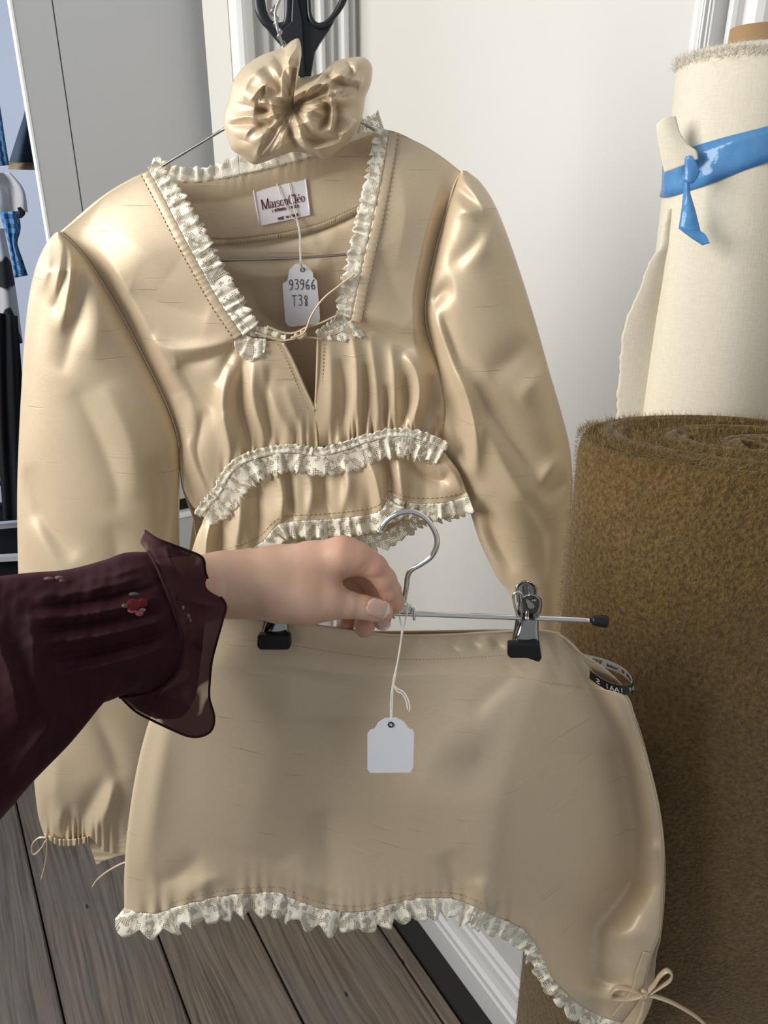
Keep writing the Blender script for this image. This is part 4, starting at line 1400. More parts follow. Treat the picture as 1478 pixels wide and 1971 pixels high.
# ------------------------------------------------------------------ price tag on the blouse
TAGP = vplane(DBL + 0.012)
tg = thing('price_tag', 'white card tag handwritten 93966 T38 hanging inside the blouse neckline', 'tag', BL.at(np.array(580.0), np.array(628.0), -0.012))
out = [(553, 540), (544, 546), (544, 552), (549, 618), (554, 627), (562, 629), (606, 624), (614, 620), (616, 612), (610, 540), (603, 534), (602, 525), (594, 514), (582, 507), (568, 508), (557, 519)]
V, Fc = prism_geo(out, TAGP, 0.0, 0.0006)
put('card', V, Fc, M['card'], tg, None, False)
q = [(548, 536), (610, 532), (613, 600), (550, 604)]
fq = quad_map(q)
stroke_text('93966', fq, 0.10, 0.95, 0.06, 0.34, TAGP, 0.0008, M['ink'], tg, 'handwriting', 0.00035, 0.05, 0.85)
stroke_text('T38', fq, 0.18, 0.72, 0.52, 0.82, TAGP, 0.0008, M['ink'], tg, 'handwriting', 0.00032, 0.08, 0.8)
P = spl([(582 + 4 * math.cos(a), 519 + 4 * math.sin(a)) for a in np.linspace(0, 6.28, 16)], 24)
tube('eyelet', TAGP.pts(P, np.full(24, 0.0006)), 0.0004, M['ink'], tg, 5)
st = MB()
for pth in ([(533, 354), (545, 385), (560, 415), (572, 425)], [(556, 352), (562, 385), (569, 412), (572, 425)], [(571, 423), (576, 450), (577, 480), (578, 505), (580, 519)], [(573, 423), (578, 450), (579, 480), (580, 505), (583, 519)]):
    P = spl(pth, 24)
    of = np.interp(P[:, 1], [350, 425, 505, 520], [LBO + 0.0016, LBO + 0.003, -0.004, -0.011])
    st.tube(BL.pts(P, of), 0.00055, sides=6)
st.build('string', M['string'], tg)

# ------------------------------------------------------------------ wire hanger of the blouse
hg = thing('wire_hanger', 'thin galvanised wire hanger inside the champagne blouse', 'hanger', BL.at(np.array(560.0), np.array(500.0), -0.016))
arm = [(520, -28), (508, -50), (515, -66), (534, -66), (546, -48), (543, -20), (536, 10), (531, 40), (541, 75)]
hook = spl([(512, -6), (506, -34), (515, -60), (534, -64), (546, -44), (540, -8), (530, 22), (533, 50), (540, 76), (556, 120), (566, 165), (566, 196)], 70)
tube('hook', BL.pts(hook, np.interp(np.linspace(0, 1, 70), [0, 0.6, 1], [0.012, 0.008, -0.004])), 0.00125, M['wire'], hg)
tw = np.linspace(0, 1, 200)
base = spl([(524, 12), (531, 40), (541, 76), (556, 120), (566, 165)], 200)
tube('twist', BL.pts(base, 0.006 + 0.0022 * np.sin(tw * 40)) + np.stack([0.0022 * np.cos(tw * 40), 0 * tw, 0 * tw], 1), 0.00115, M['wire'], hg)
body = [(566, 190), (510, 202), (440, 243), (380, 279), (318, 316), (240, 366), (170, 420), (150, 450), (146, 490), (170, 512), (260, 509), (417, 502), (560, 497), (680, 489), (800, 480), (855, 470), (868, 430), (862, 380), (820, 320), (760, 275), (697, 236), (640, 205), (590, 190), (568, 188)]
P = spl(body, 300)
of = np.interp(P[:, 0], [140, 300, 430, 500, 640, 700, 760, 870], [-0.004, -0.010, -0.004, 0.020, 0.012, -0.016, -0.012, -0.004])
of = np.where(P[:, 1] > 440, -0.012 + 0.006 * np.clip((np.abs(P[:, 0] - 540) - 200) / 200, 0, 1), of)
tube('body_wire', BL.pts(P, of), 0.00125, M['wire'], hg)

# ------------------------------------------------------------------ shears hung behind the hanger hook
SCP = vplane(DBL + 0.040)
shears = thing('tailor_shears', 'black handled tailor shears hanging above the hair scrunchie', 'scissors', SCP.at(np.array(590.0), np.array(330.0)))


def loop_ring(outer, inner, name, pl, thick, mat, parent):
    n = 72
    O, I = spl(outer + [outer[0]], n + 1)[:-1], spl(inner + [inner[0]], n + 1)[:-1]
    # align start points
    j = np.argmin(np.linalg.norm(I - O[0], axis=1))
    I = np.roll(I, -j, 0)
    rows = []
    for fr, dz in ((0.0, -0.35), (0.0, 0.35), (0.18, 0.5), (0.5, 0.55), (0.82, 0.5), (1.0, 0.35), (1.0, -0.35), (0.82, -0.5), (0.18, -0.5)):
        rows.append(pl.pts(O * (1 - fr) + I * fr, np.full(n, dz * thick)))
    V = np.vstack(rows)
    Fc = gridfaces(9, n, True)
    Fc += [(8 * n + i, 8 * n + (i + 1) % n, (i + 1) % n, i) for i in range(n)]
    return put(name, V, Fc, mat, parent)


hl = loop_ring([(487, 0), (492, 25), (505, 48), (520, 60), (536, 62), (556, 52), (562, 30), (562, -20), (556, -60), (540, -84), (516, -88), (496, -66), (487, -30)],
               [(510, 0), (514, 22), (522, 38), (534, 43), (545, 40), (547, 20), (547, -20), (543, -48), (534, -66), (520, -68), (512, -50), (509, -25)], 'handle', SCP, 0.010, M['blackpaint'], shears)
hr = loop_ring([(590, 0), (592, 30), (600, 48), (618, 56), (636, 44), (655, 24), (668, 0), (674, -30), (668, -62), (650, -84), (626, -88), (606, -74), (594, -40)],
               [(598, 0), (600, 26), (608, 41), (618, 43), (632, 34), (646, 14), (655, -8), (658, -34), (652, -58), (640, -68), (624, -70), (610, -56), (602, -30)], 'handle', SCP, 0.010, M['blackpaint'], shears)


def blade(outline, name, off, th, mat):
    V, Fc = prism_geo(outline, SCP, off, th)
    return bevel(put(name, V, Fc, mat, shears, None, False), 0.0012, 2)


blade([(505, 46), (540, 60), (560, 40), (562, -10), (572, -10), (582, 40), (586, 148), (574, 146), (566, 128), (548, 96), (524, 70)], 'shank', 0.002, 0.007, M['blackpaint'])
blade([(590, -10), (594, 40), (618, 54), (648, 30), (632, 60), (616, 82), (606, 100), (598, 148), (574, 148), (570, 40), (572, -10)], 'shank', -0.003, 0.006, M['blackpaint'])
blade([(574, 146), (598, 146), (600, 200), (592, 330), (584, 330), (576, 210)], 'blade', 0.0, 0.004, M['steel'])

# ------------------------------------------------------------------ scrunchie on the hanger neck
SCR = vplane(DBL - 0.012)
scr = thing('hair_scrunchie', 'champagne satin hair scrunchie threaded on the wire hanger hook', 'scrunchie', SCR.at(np.array(570.0), np.array(312.0)))
outl = [(546, 92), (562, 78), (576, 76), (580, 108), (570, 140), (584, 152), (604, 146), (622, 138), (640, 120), (668, 112), (700, 110), (716, 128), (714, 160), (704, 186), (700, 212), (692, 240), (680, 262), (652, 290), (628, 306), (606, 300), (570, 292), (540, 300), (508, 312), (486, 316), (462, 300), (444, 286), (436, 262), (430, 238), (434, 210), (442, 186), (448, 158), (470, 128), (500, 108), (526, 98)]
nth, nr_ = 380, 120
O = spl(outl + [outl[0]], nth + 1)[:-1]
ctr = np.array([564.0, 206.0])
rad = np.linspace(0.02, 1, nr_)[:, None, None]
XYs = ctr + (O[None] - ctr) * rad
rr = rad[..., 0]
the = np.linspace(0, 2 * np.pi, nth, endpoint=False)[None]
FS = [
    ([(576, 84), (548, 130), (542, 170), (548, 196)], 0.013, (8, 9)), ([(556, 110), (540, 150), (536, 186)], -0.010, 8), ([(566, 130), (562, 160), (556, 190)], -0.012, 7),
    ([(530, 112), (480, 150), (466, 200)], 0.010, 20), ([(548, 196), (590, 172), (620, 160), (634, 166), (630, 200)], 0.014, (8, 9)), ([(560, 200), (600, 186), (616, 180)], -0.010, 8),
    ([(480, 196), (500, 170), (512, 164), (514, 186)], 0.010, 8), ([(496, 198), (520, 200), (530, 226), (540, 238)], 0.010, 8), ([(490, 210), (520, 214)], -0.013, 9),
    ([(512, 190), (536, 226), (544, 240)], -0.009, 7), ([(440, 232), (480, 224), (520, 238)], 0.008, 10), ([(436, 240), (490, 240), (528, 236)], -0.010, 8),
    ([(550, 216), (556, 250), (572, 290)], -0.011, 7), ([(520, 250), (500, 280), (490, 306)], 0.008, 14), ([(545, 235), (520, 270), (500, 300)], -0.007, 8), ([(545, 240), (536, 270), (520, 296)], 0.006, 8),
    ([(582, 230), (580, 262), (600, 286), (650, 276), (686, 250)], 0.013, (12, 10)), ([(578, 240), (590, 268), (620, 272), (660, 262)], -0.010, 8), ([(636, 180), (640, 220), (636, 256)], 0.012, (7, 8)),
    ([(628, 190), (630, 226), (612, 250)], -0.014, 8), ([(646, 190), (650, 230), (640, 262)], -0.010, 7), ([(660, 170), (648, 176), (644, 200)], 0.010, 8), ([(684, 230), (672, 250), (650, 262)], 0.008, 9),
    ([(668, 116), (676, 140), (664, 152)], -0.010, 8), ([(640, 138), (670, 150), (700, 158)], 0.009, 9), ([(622, 142), (650, 160), (690, 168)], -0.009, 7), ([(600, 160), (590, 196), (582, 224)], 0.006, 12),
    ([(580, 220), (606, 210), (622, 200)], 0.008, 10), ([(470, 270), (480, 250), (500, 240)], 0.007, 12), ([(508, 308), (560, 270), (572, 268), (600, 300)], 0.007, 8)]
hgt = 0.036 * np.clip(1 - rr ** 3.0, 0, 1) ** 0.55 - 0.026 * np.exp(-(rr / 0.17) ** 2) + 0.0022 * np.sin(the * 17 + 2 * np.sin(the * 3)) * np.sin(np.pi * np.clip(rr, 0, 1)) + folds(XYs, FS, 1.15) * np.clip((1 - rr) * 8, 0, 1)
Vf = SCR.pts(XYs, hgt)
Vb = SCR.pts(XYs, np.broadcast_to(-0.024 * np.clip(1 - rr ** 2.5, 0, 1) ** 0.6, hgt.shape))
uvf = np.stack([Vf[..., 0] * 0.6 + Vf[..., 2] * 0.8, Vf[..., 2] * 0.6 - Vf[..., 0] * 0.8], -1).reshape(-1, 2)
nn = nth * nr_
Fc = gridfaces(nr_, nth, True) + gridfaces(nr_, nth, True, nn, True) + [tuple(range(nth)), tuple(range(nn, nn + nth))[::-1]]
Fc += [((nr_ - 1) * nth + i, (nr_ - 1) * nth + (i + 1) % nth, nn + (nr_ - 1) * nth + (i + 1) % nth, nn + (nr_ - 1) * nth + i) for i in range(nth)]
put('gathered_fabric', np.concatenate([Vf.reshape(-1, 3), Vb.reshape(-1, 3)]), Fc, SAT, scr, np.concatenate([uvf, uvf]))
# ------------------------------------------------------------------ skirt held in front
SKA = math.atan(-0.10)
SK = vplane(0.475, SKA)
skirt = thing('satin_mini_skirt', 'champagne satin mini skirt with ivory lace hem clipped to a chrome hanger', 'skirt', SK.at(np.array(760.0), np.array(1760.0)))
topS = [(392, 1186), (440, 1184), (500, 1192), (580, 1199), (660, 1212), (760, 1223), (860, 1222), (960, 1216), (1040, 1214), (1072, 1219)]
rightS = [(1072, 1219), (1100, 1240), (1124, 1270), (1144, 1300), (1170, 1326), (1206, 1342), (1222, 1392), (1246, 1470), (1264, 1545), (1274, 1620), (1274, 1700), (1268, 1790), (1253, 1834), (1242, 1880), (1230, 1920), (1196, 1968)]
leftS = [(392, 1186), (352, 1250), (312, 1330), (284, 1400), (262, 1490), (247, 1590), (240, 1680), (240, 1745)]
botS = [(240, 1745), (262, 1756), (300, 1757), (350, 1743), (420, 1726), (500, 1718), (540, 1720), (600, 1744), (660, 1755), (710, 1752), (760, 1738), (820, 1728), (880, 1732), (950, 1762), (1008, 1790), (1040, 1832), (1066, 1886), (1110, 1930), (1155, 1955), (1196, 1968)]
XY, u, v = coons(topS, botS, leftS, rightS, 240, 200)
gx, gy = XY[..., 0], XY[..., 1]
# broad shape: the right side turns away from the window, then rolls back at the seam
x0 = np.interp(gy, [1220, 1300, 1400, 1500, 1600, 1750, 1850, 1950], [1060, 1040, 1000, 975, 955, 930, 990, 1060])
x1 = np.interp(gy, [1220, 1300, 1400, 1500, 1600, 1700, 1780, 1850, 1950], [1085, 1120, 1188, 1212, 1232, 1225, 1150, 1140, 1150])
x2 = np.interp(gy, [1220, 1340, 1400, 1500, 1600, 1700, 1850, 1950], [1110, 1200, 1225, 1250, 1270, 1275, 1250, 1210])
depth = np.interp(gy, [1220, 1300, 1450, 1700, 1900], [0.006, 0.026, 0.062, 0.070, 0.030])
fall = np.clip((gx - x0) / (x1 - x0), 0, 1)
rise = np.clip((gx - x1) / np.maximum(x2 - x1, 8), 0, 1)
fall, rise = blur(fall, 20), blur(rise, 45)
shape = 0.036 * np.exp(-((gx - 930) / np.where(gx < 930, 330, 170)) ** 2) * sstep(1230, 1560, gy) - depth * (fall ** 1.25) + depth * 0.62 * np.sin(rise * np.pi / 2)
fl = folds(XY, [
    ([(760, 1290), (800, 1450), (790, 1620), (800, 1730)], 0.004, 90), ([(560, 1300), (520, 1480), (480, 1640)], 0.006, 90), ([(640, 1380), (640, 1560), (600, 1700)], -0.005, 70),
    ([(330, 1340), (300, 1500), (270, 1680)], 0.006, 34), ([(300, 1700), (350, 1680), (390, 1640)], -0.005, 22), ([(350, 1735), (390, 1700), (430, 1690)], 0.005, 18),
    ([(620, 1560), (640, 1660), (640, 1740)], -0.005, 30), ([(560, 1650), (590, 1700), (620, 1740)], 0.004, 22), ([(860, 1640), (880, 1700), (900, 1740)], -0.006, 22), ([(920, 1690), (930, 1730), (930, 1755)], 0.006, 16),
    ([(1050, 1215), (1060, 1260), (1080, 1330)], -0.006, 14), ([(1030, 1280), (960, 1360), (920, 1420)], 0.002, 34), ([(1000, 1290), (940, 1340), (900, 1380)], -0.003, 18),
    ([(1150, 1300), (1190, 1360), (1210, 1420)], 0.006, 18), ([(1236, 1625), (1256, 1634), (1272, 1640)], 0.008, 12),
    ([(1150, 1780), (1200, 1800), (1240, 1780)], 0.006, 26), ([(1130, 1880), (1180, 1890), (1215, 1880)], -0.006, 14), ([(1110, 1900), (1150, 1920), (1190, 1925)], 0.006, 16),
    ([(860, 1225), (870, 1245), (880, 1262)], -0.003, 8), ([(800, 1228), (812, 1262)], 0.002, 8), ([(905, 1222), (915, 1250)], -0.003, 9), ([(950, 1222), (965, 1252)], -0.003, 9), ([(930, 1222), (942, 1250)], 0.002, 8)])
fl = blur(fl, 8)
hemn = np.exp(-np.clip(np.interp(gx, [p[0] for p in botS[:15]], [p[1] for p in botS[:15]]) - gy, 0, 200) / 22) * (gx < 1030)
fl += 0.0022 * gathers(gx, 91, 30) * hemn
env = sstep(0, 0.05, u)
offS = 0.014 * elli(u, 0.5) * sstep(0, 0.2, v) + shape + fl * env + 0.0014 * noise2(XY, 420, 17)
sheet('front', SK, XY, offS, SAT, skirt)
XYb, u, v = coons([(400, 1188), (520, 1196), (640, 1206), (720, 1215), (860, 1214), (960, 1212), (1046, 1214), (1090, 1232)],
                  botS[:-4] + [(1120, 1950), (1180, 1980), (1226, 1990)], leftS, [(1090, 1232), (1120, 1258), (1160, 1284), (1196, 1318), (1208, 1345), (1228, 1395), (1252, 1480), (1270, 1560), (1279, 1640), (1279, 1720), (1272, 1800), (1263, 1840), (1259, 1880), (1254, 1930), (1226, 1990)], 120, 120)
backoff = -0.020 * elli(u, 0.5) - 0.004 - np.interp(XYb[..., 0], [700, 1000, 1150, 1240], [0, 0.045, 0.075, 0.034]) * sstep(1250, 1450, XYb[..., 1])
sheet('back', SK, XYb, backoff, SAT, skirt)
# waist edge piping and stitched facing line
tube('waist_piping', SK.pts(XY[0], offS[0] + 0.0006), 0.0010, SAT, skirt, 6)
j0 = 13
dashes('waist_stitching', SK, XY[0, 60:205] + np.array([0, 46]) * np.ones((145, 1)), np.interp(np.arange(145), [0, 144], [0.013, 0.008]) + 0.004, skirt, 4, 3, 0.0003)
tube('side_piping', SK.pts(spl(rightS, 200), np.interp(np.linspace(0, 1, 200), np.linspace(0, 1, 200), offS[:, -1]) - 0.001), 0.0013, SAT, skirt, 6)
lace('hem_lace', SK, XY[-1, 0:98:4], 38, 1, skirt, offS[-1, 0:98:4] + 0.001, 0.006, 44, 36, 101, 9, scd=0.5)
k = np.linspace(100, 239, 60).astype(int)
lace('hem_lace', SK, XY[-1, 95:160:4], 34, 1, skirt, offS[-1, 95:160:4], 0.005, 38, 34, 102, 7, scd=0.45)
lace('hem_lace', SK, XY[-1, 156:192:4], 30, 1, skirt, offS[-1, 156:192:4], 0.004, 30, 28, 103, 6, scd=0.4)
lace('hem_lace', SK, XY[-1, 188:239:4], [26, 24, 20, 24, 26, 28], 1, skirt, offS[-1, 188:239:4], 0.004, 30, 30, 104, 8, scd=0.5)
dashes('hem_stitching', SK, XY[-5, 20:160], offS[-5, 20:160] + 0.0008, skirt, 6, 4, 0.0003)
# slit facing and bow at the lower right side
XYf, uu, vv = coons([(1238, 1832), (1253, 1834)], [(1176, 1956), (1200, 1966)], [(1238, 1832), (1224, 1870), (1214, 1905), (1176, 1956)], [(1253, 1834), (1242, 1880), (1230, 1920), (1200, 1966)], 8, 40)
of_f = samp(XY, offS, XYf.reshape(-1, 2)).reshape(XYf.shape[:2]) + 0.0016
sheet('slit_facing', SK, XYf, of_f, SAT, skirt, 0.0006)
ofb = float(offS[-14, -1]) + 0.006
for nm, pth in (('bow_loop', [(1240, 1914), (1215, 1905), (1190, 1901), (1178, 1908), (1176, 1918), (1186, 1922), (1212, 1922), (1238, 1916)]),
                ('bow_loop', [(1242, 1913), (1258, 1896), (1270, 1878), (1284, 1868), (1293, 1876), (1288, 1888), (1270, 1900), (1250, 1912)]),
                ('bow_tail', [(1242, 1914), (1262, 1918), (1290, 1928), (1320, 1944), (1346, 1962), (1372, 1988)]),
                ('bow_tail', [(1240, 1916), (1236, 1940), (1228, 1962), (1214, 1990)])):
    P = spl(pth, 50)
    tube(nm, SK.pts(P, np.full(50, ofb)), 0.0026, SAT, skirt, 8, flat=0.35)
tube('bow_knot', SK.pts(spl([(1236, 1906), (1244, 1912), (1240, 1922), (1233, 1916)], 14), np.full(14, ofb + 0.001)), 0.0022, SAT, skirt, 6)

# woven label loop at the side of the waist
path = np.array([(1100, 1262, -0.018), (1130, 1268, -0.022), (1165, 1277, -0.026), (1196, 1290, -0.026), (1214, 1306, -0.018), (1219, 1320, -0.008), (1212, 1327, 0.002), (1190, 1327, 0.007), (1165, 1318, 0.007), (1140, 1302, 0.002), (1120, 1285, -0.006)], float)
P = spl(path, 80)
C_ = SK.pts(P[:, :2], P[:, 2] - 0.016)
T = np.gradient(C_, axis=0)
T /= np.linalg.norm(T, axis=1)[:, None]
wdir = np.array([-0.20, 0, 0.98])
hw = 0.0042
nout = np.cross(T, wdir)
nout /= np.linalg.norm(nout, axis=1)[:, None]
cen = C_.mean(0)
if ((C_[20] - cen) @ nout[20]) < 0:
    nout = -nout
for nm, mt, d in (('label_outer', M['black'], 0.00025), ('label_inner', M['ribbonw'], -0.00025)):
    V = np.stack([C_ - wdir * hw + nout * d, C_ + wdir * hw + nout * d], 1)
    lb = put(nm, V, gridfaces(80, 2), mt, skirt)


def rib(q, side):
    s = np.clip(q[:, 0], 0, 1) * 79
    i = np.clip(s.astype(int), 0, 78)
    f = (s - i)[:, None]
    c = C_[i] * (1 - f) + C_[i + 1] * f
    return c + wdir * hw * (1 - 2 * q[:, 1:2]) + nout[i] * side


stroke_text('léo EEF émor ♡ Ma', None, 0.06, 0.50, 0.30, 0.72, None, 0, M['ink'], skirt, 'label_print', 0.00022, 0, 0.8, lambda q: rib(q, -0.0006))
stroke_text('M IAAI S', None, 0.56, 0.86, 0.28, 0.76, None, 0, M['ribbonw'], skirt, 'label_print', 0.00030, 0, 0.8, lambda q: rib(q, 0.0006))

# ------------------------------------------------------------------ chrome clip hanger
HP = vplane(0.463, SKA)
ch = thing('clip_hanger', 'chrome clip hanger with black rubber ends holding the champagne skirt', 'hanger', HP.at(np.array(777.0), np.array(1195.0)))
hook = spl([(731, 1022), (745, 1002), (768, 988), (793, 985), (818, 997), (836, 1022), (841, 1046), (831, 1070), (812, 1085), (793, 1096), (785, 1108), (782, 1130), (778, 1152), (776, 1170)], 90)
tube('hook', HP.pts(hook, np.full(90, 0.0)), 0.0018, M['chrome'], ch, 12)
tube('hook_tip', HP.pts(np.array([(729, 1026), (731, 1023), (733, 1019)]), np.zeros(3)), 0.0022, M['chrome'], ch, 10)
bar = spl([(392, 1168), (777, 1181), (1142, 1194)], 40)
tube('bar', HP.pts(bar, np.zeros(40)), 0.0021, M['chrome'], ch, 10, flat=0.8)
for e, d in (((1139, 1194), 1), ((394, 1168), -1)):
    P = np.array([(e[0] + d * t, e[1] + d * t * 0.09) for t in (0, 4, 16, 26, 31, 32)])
    tube('end_cap', HP.pts(P, np.zeros(6)), np.array([0.0032, 0.0034, 0.0041, 0.0043, 0.0036, 0.0022]), M['black'], ch, 14)
sw = MB()
P = spl([(758, 1190), (758, 1174), (762, 1168), (776, 1166), (791, 1168), (796, 1174), (797, 1193)], 40)
tube('swivel_bracket', HP.pts(P, np.full(40, 0.004)), 0.0010, M['chrome'], ch, 8)
V, Fc = prism_geo([(760, 1167), (793, 1170), (792, 1182), (760, 1180)], HP, 0.0025, 0.005)
bevel(put('swivel_block', V, Fc, M['chrome'], ch, None, False), 0.0008)
tube('swivel_rivet', HP.pts(np.array([(777, 1158), (777, 1164), (777, 1169)]), np.zeros(3)), np.array([0.0016, 0.0030, 0.0034]), M['chrome'], ch, 12)


def clip(cx, cy):
    c = thing('clip', None, None, (0, 0, 0))
    c.parent = ch
    c.location = (0, 0, 0)
    s = np.array([cx - 1012, cy - 1190.0])
    def S(p): return [tuple(np.array(q, float) + s) for q in p]
    for nm, dz, dy, dx in (('jaw', 0.0065, 0, 0), ('jaw', -0.0085, -26, -10)):
        sh = np.array([dx, dy])
        yb = 1242
        lft_ = [(1014, 1146), (1003, 1154), (1003, 1172), (1000, 1190), (996, 1208), (990, 1226), (984, yb)]
        rgt_ = [(1030, 1146), (1041, 1154), (1041, 1172), (1036, 1190), (1035, 1208), (1036, 1226), (1038, yb)]
        tp, bt = [(1014, 1146), (1022, 1144), (1030, 1146)], [(984, yb), (1011, yb + 3), (1038, yb)]
        f = lambda p: [tuple(np.array(q, float) + s + sh * (1 - (q[1] - 1146) / (yb - 1146))) for q in p]
        XYj, uj, vj = coons(f(tp), f(bt), f(lft_), f(rgt_), 18, 40)
        o_ = dz + np.sign(dz) * (0.0035 * elli(uj, 0.5) + 0.006 * (1 - sstep(0, 0.5, vj)) - 0.003 * sstep(0.35, 0.5, vj) + 0.0035 * sstep(0.5, 0.9, vj) - 0.0045)
        o_ = o_ - np.sign(dz) * 0.004 * np.exp(-((uj - 0.5) / 0.25) ** 2 - ((vj - 0.16) / 0.10) ** 2) * (dz > 0)
        so = sheet(nm, HP, XYj, o_, M['clipchrome'], c, 0.0011)
        rub = f([(977, 1240), (1039, 1240), (1041, 1262), (1036, 1268), (982, 1268), (976, 1262)])
        Vr, Fr = prism_geo(rub, HP, dz + np.sign(dz) * 0.001, 0.006)
        bevel(put('rubber_tip', Vr, Fr, M['black'], c, None, False), 0.0012)
    tube('spring', HP.pts(spl(S([(1002, 1200), (992, 1172), (988, 1146), (1000, 1140), (1012, 1160)]), 24), np.full(24, 0.001)), 0.0009, M['chrome'], c, 8)
    tube('pivot', np.array([HP.at(np.array(cx + 2.0), np.array(cy + 0.0), q) for q in (-0.009, 0.0, 0.010)]), 0.0016, M['chrome'], c, 8)
    return c


clip(1012, 1190)
clip(530, 1174)

# ------------------------------------------------------------------ blank tag on the clip hanger
TG2 = vplane(0.400, SKA)
t2 = thing('blank_tag', 'blank white card tag tied to the chrome clip hanger in front of the skirt', 'tag', TG2.at(np.array(752.0), np.array(1488.0)))
out = [(707, 1413), (712, 1406), (721, 1403), (728, 1391), (741, 1383), (763, 1382), (777, 1389), (786, 1402), (794, 1405), (797, 1412), (795, 1478), (789, 1487), (713, 1488), (707, 1481)]
V, Fc = prism_geo(out, TG2, 0.0, 0.0006)
put('card', V, Fc, M['card'], t2, None, False)
P = spl([(752 + 4.5 * math.cos(a), 1395 + 4.5 * math.sin(a)) for a in np.linspace(0, 6.28, 16)], 24)
tube('eyelet', TG2.pts(P, np.full(24, 0.0006)), 0.0005, M['ink'], t2, 5)
for nm, pth in (('string', [(777, 1158), (768, 1162), (769, 1185), (773, 1215), (768, 1260), (759, 1300), (754, 1330), (752, 1360), (752, 1394)]),
                ('string', [(777, 1158), (785, 1163), (781, 1190), (774, 1220), (767, 1262), (761, 1300), (756, 1330), (755, 1362), (753, 1394)]),
                ('string_end', [(757, 1318), (766, 1326), (777, 1332), (785, 1345), (789, 1360), (788, 1370)]),
                ('string_end', [(757, 1316), (764, 1330), (775, 1336), (782, 1350), (785, 1366)])):
    P = spl(pth, 50)
    of = np.interp(P[:, 1], [1160, 1200, 1300, 1400], [-0.052, -0.040, -0.010, 0.001])
    tube(nm, TG2.pts(P, of), 0.00055, M['string'], t2, 6)
# ------------------------------------------------------------------ the photographer's arm and hand
HND = 0.452
HAND = vplane(HND)
MMPX = 0.000352
person = thing('person', "person's left arm in a sheer maroon floral sleeve, hand pinching the chrome clip hanger", 'person', HAND.at(np.array(700.0), np.array(1180.0)))


def hp(x, y, d):
    """px on the hand plane, d mm towards the camera"""
    return HAND.at(np.array(float(x)), np.array(float(y)), d * 0.001)


def surface_nets(f, org, h):
    s = f < 0
    nx, ny, nz = f.shape
    acc = np.zeros((nx - 1, ny - 1, nz - 1, 3))
    cnt = np.zeros((nx - 1, ny - 1, nz - 1))
    sl = lambda a, n: slice(a, n - 1 + a)
    corners = [(i, j, k) for i in (0, 1) for j in (0, 1) for k in (0, 1)]
    for ax in range(3):
        for c in corners:
            if c[ax]:
                continue
            d = list(c); d[ax] = 1
            A = f[sl(c[0], nx), sl(c[1], ny), sl(c[2], nz)]
            B = f[sl(d[0], nx), sl(d[1], ny), sl(d[2], nz)]
            m = (A < 0) != (B < 0)
            t = np.where(m, A / np.where(m, A - B, 1), 0)
            p = np.zeros(A.shape + (3,))
            for q in range(3):
                p[..., q] = c[q]
            p[..., ax] = t
            acc += p * m[..., None]
            cnt += m
    act = cnt > 0
    idx = np.full(act.shape, -1)
    idx[act] = np.arange(act.sum())
    I = np.argwhere(act)
    V = org + (I + acc[act] / cnt[act][:, None]) * h
    F_ = []
    for ax in range(3):
        a, b = [q for q in range(3) if q != ax]
        lo = [slice(0, n) for n in f.shape]; hi = [slice(0, n) for n in f.shape]
        lo[ax] = slice(0, f.shape[ax] - 1); hi[ax] = slice(1, None)
        m = s[tuple(lo)] != s[tuple(hi)]
        E = np.argwhere(m)
        E = E[(E[:, a] > 0) & (E[:, b] > 0) & (E[:, a] < f.shape[a] - 1) & (E[:, b] < f.shape[b] - 1)]
        neg = s[tuple(E.T)]
        def cell(da, db):
            q = E.copy(); q[:, a] += da; q[:, b] += db
            return idx[tuple(q.T)]
        Q = np.stack([cell(-1, -1), cell(0, -1), cell(0, 0), cell(-1, 0)], 1)
        flip = neg if ax != 1 else ~neg
        Q[~flip] = Q[~flip][:, ::-1]
        F_.append(Q)
    return V, np.vstack(F_)


def cone_sdf(P, a, b, ra, rb):
    ab = b - a
    t = np.clip(((P - a) @ ab) / (ab @ ab), 0, 1)
    d = np.linalg.norm(P - (a + t[..., None] * ab), axis=-1)
    return d - (ra + (rb - ra) * t)


def smin(a, b, k):
    h = np.clip(0.5 + 0.5 * (b - a) / k, 0, 1)
    return b * (1 - h) + a * h - k * h * (1 - h)


# (x px, y px, mm towards camera, radius mm)
ARM = [(120, 1215, 62, 34), (260, 1165, 38, 28), (350, 1142, 22, 22.5), (412, 1128, 12, 20.5), (450, 1126, 8, 20.0)]
ARM2 = [(120, 1215, 40, 34), (260, 1165, 16, 28), (350, 1142, 0, 22.5), (412, 1128, -12, 20.0), (450, 1126, -16, 20.0)]
MET = [[(445, 1118, 4, 18.5), (520, 1108, 2, 18), (600, 1088, 0, 15.5), (660, 1072, 2, 13.2)],
       [(445, 1118, -8, 18), (540, 1098, -14, 17), (655, 1072, -18, 12.5)],
       [(445, 1122, -16, 17), (540, 1108, -26, 16), (640, 1084, -34, 12)],
       [(440, 1128, -20, 16), (530, 1122, -34, 15), (622, 1102, -48, 11)],
       [(470, 1136, 8, 17), (540, 1146, 14, 17.5), (588, 1152, 16, 16.8), (622, 1153, 16, 13.8)]]
PALM = [[(560, 1128, -16, 18), (610, 1120, -24, 16)], [(520, 1130, -8, 20), (600, 1126, -8, 16)]]
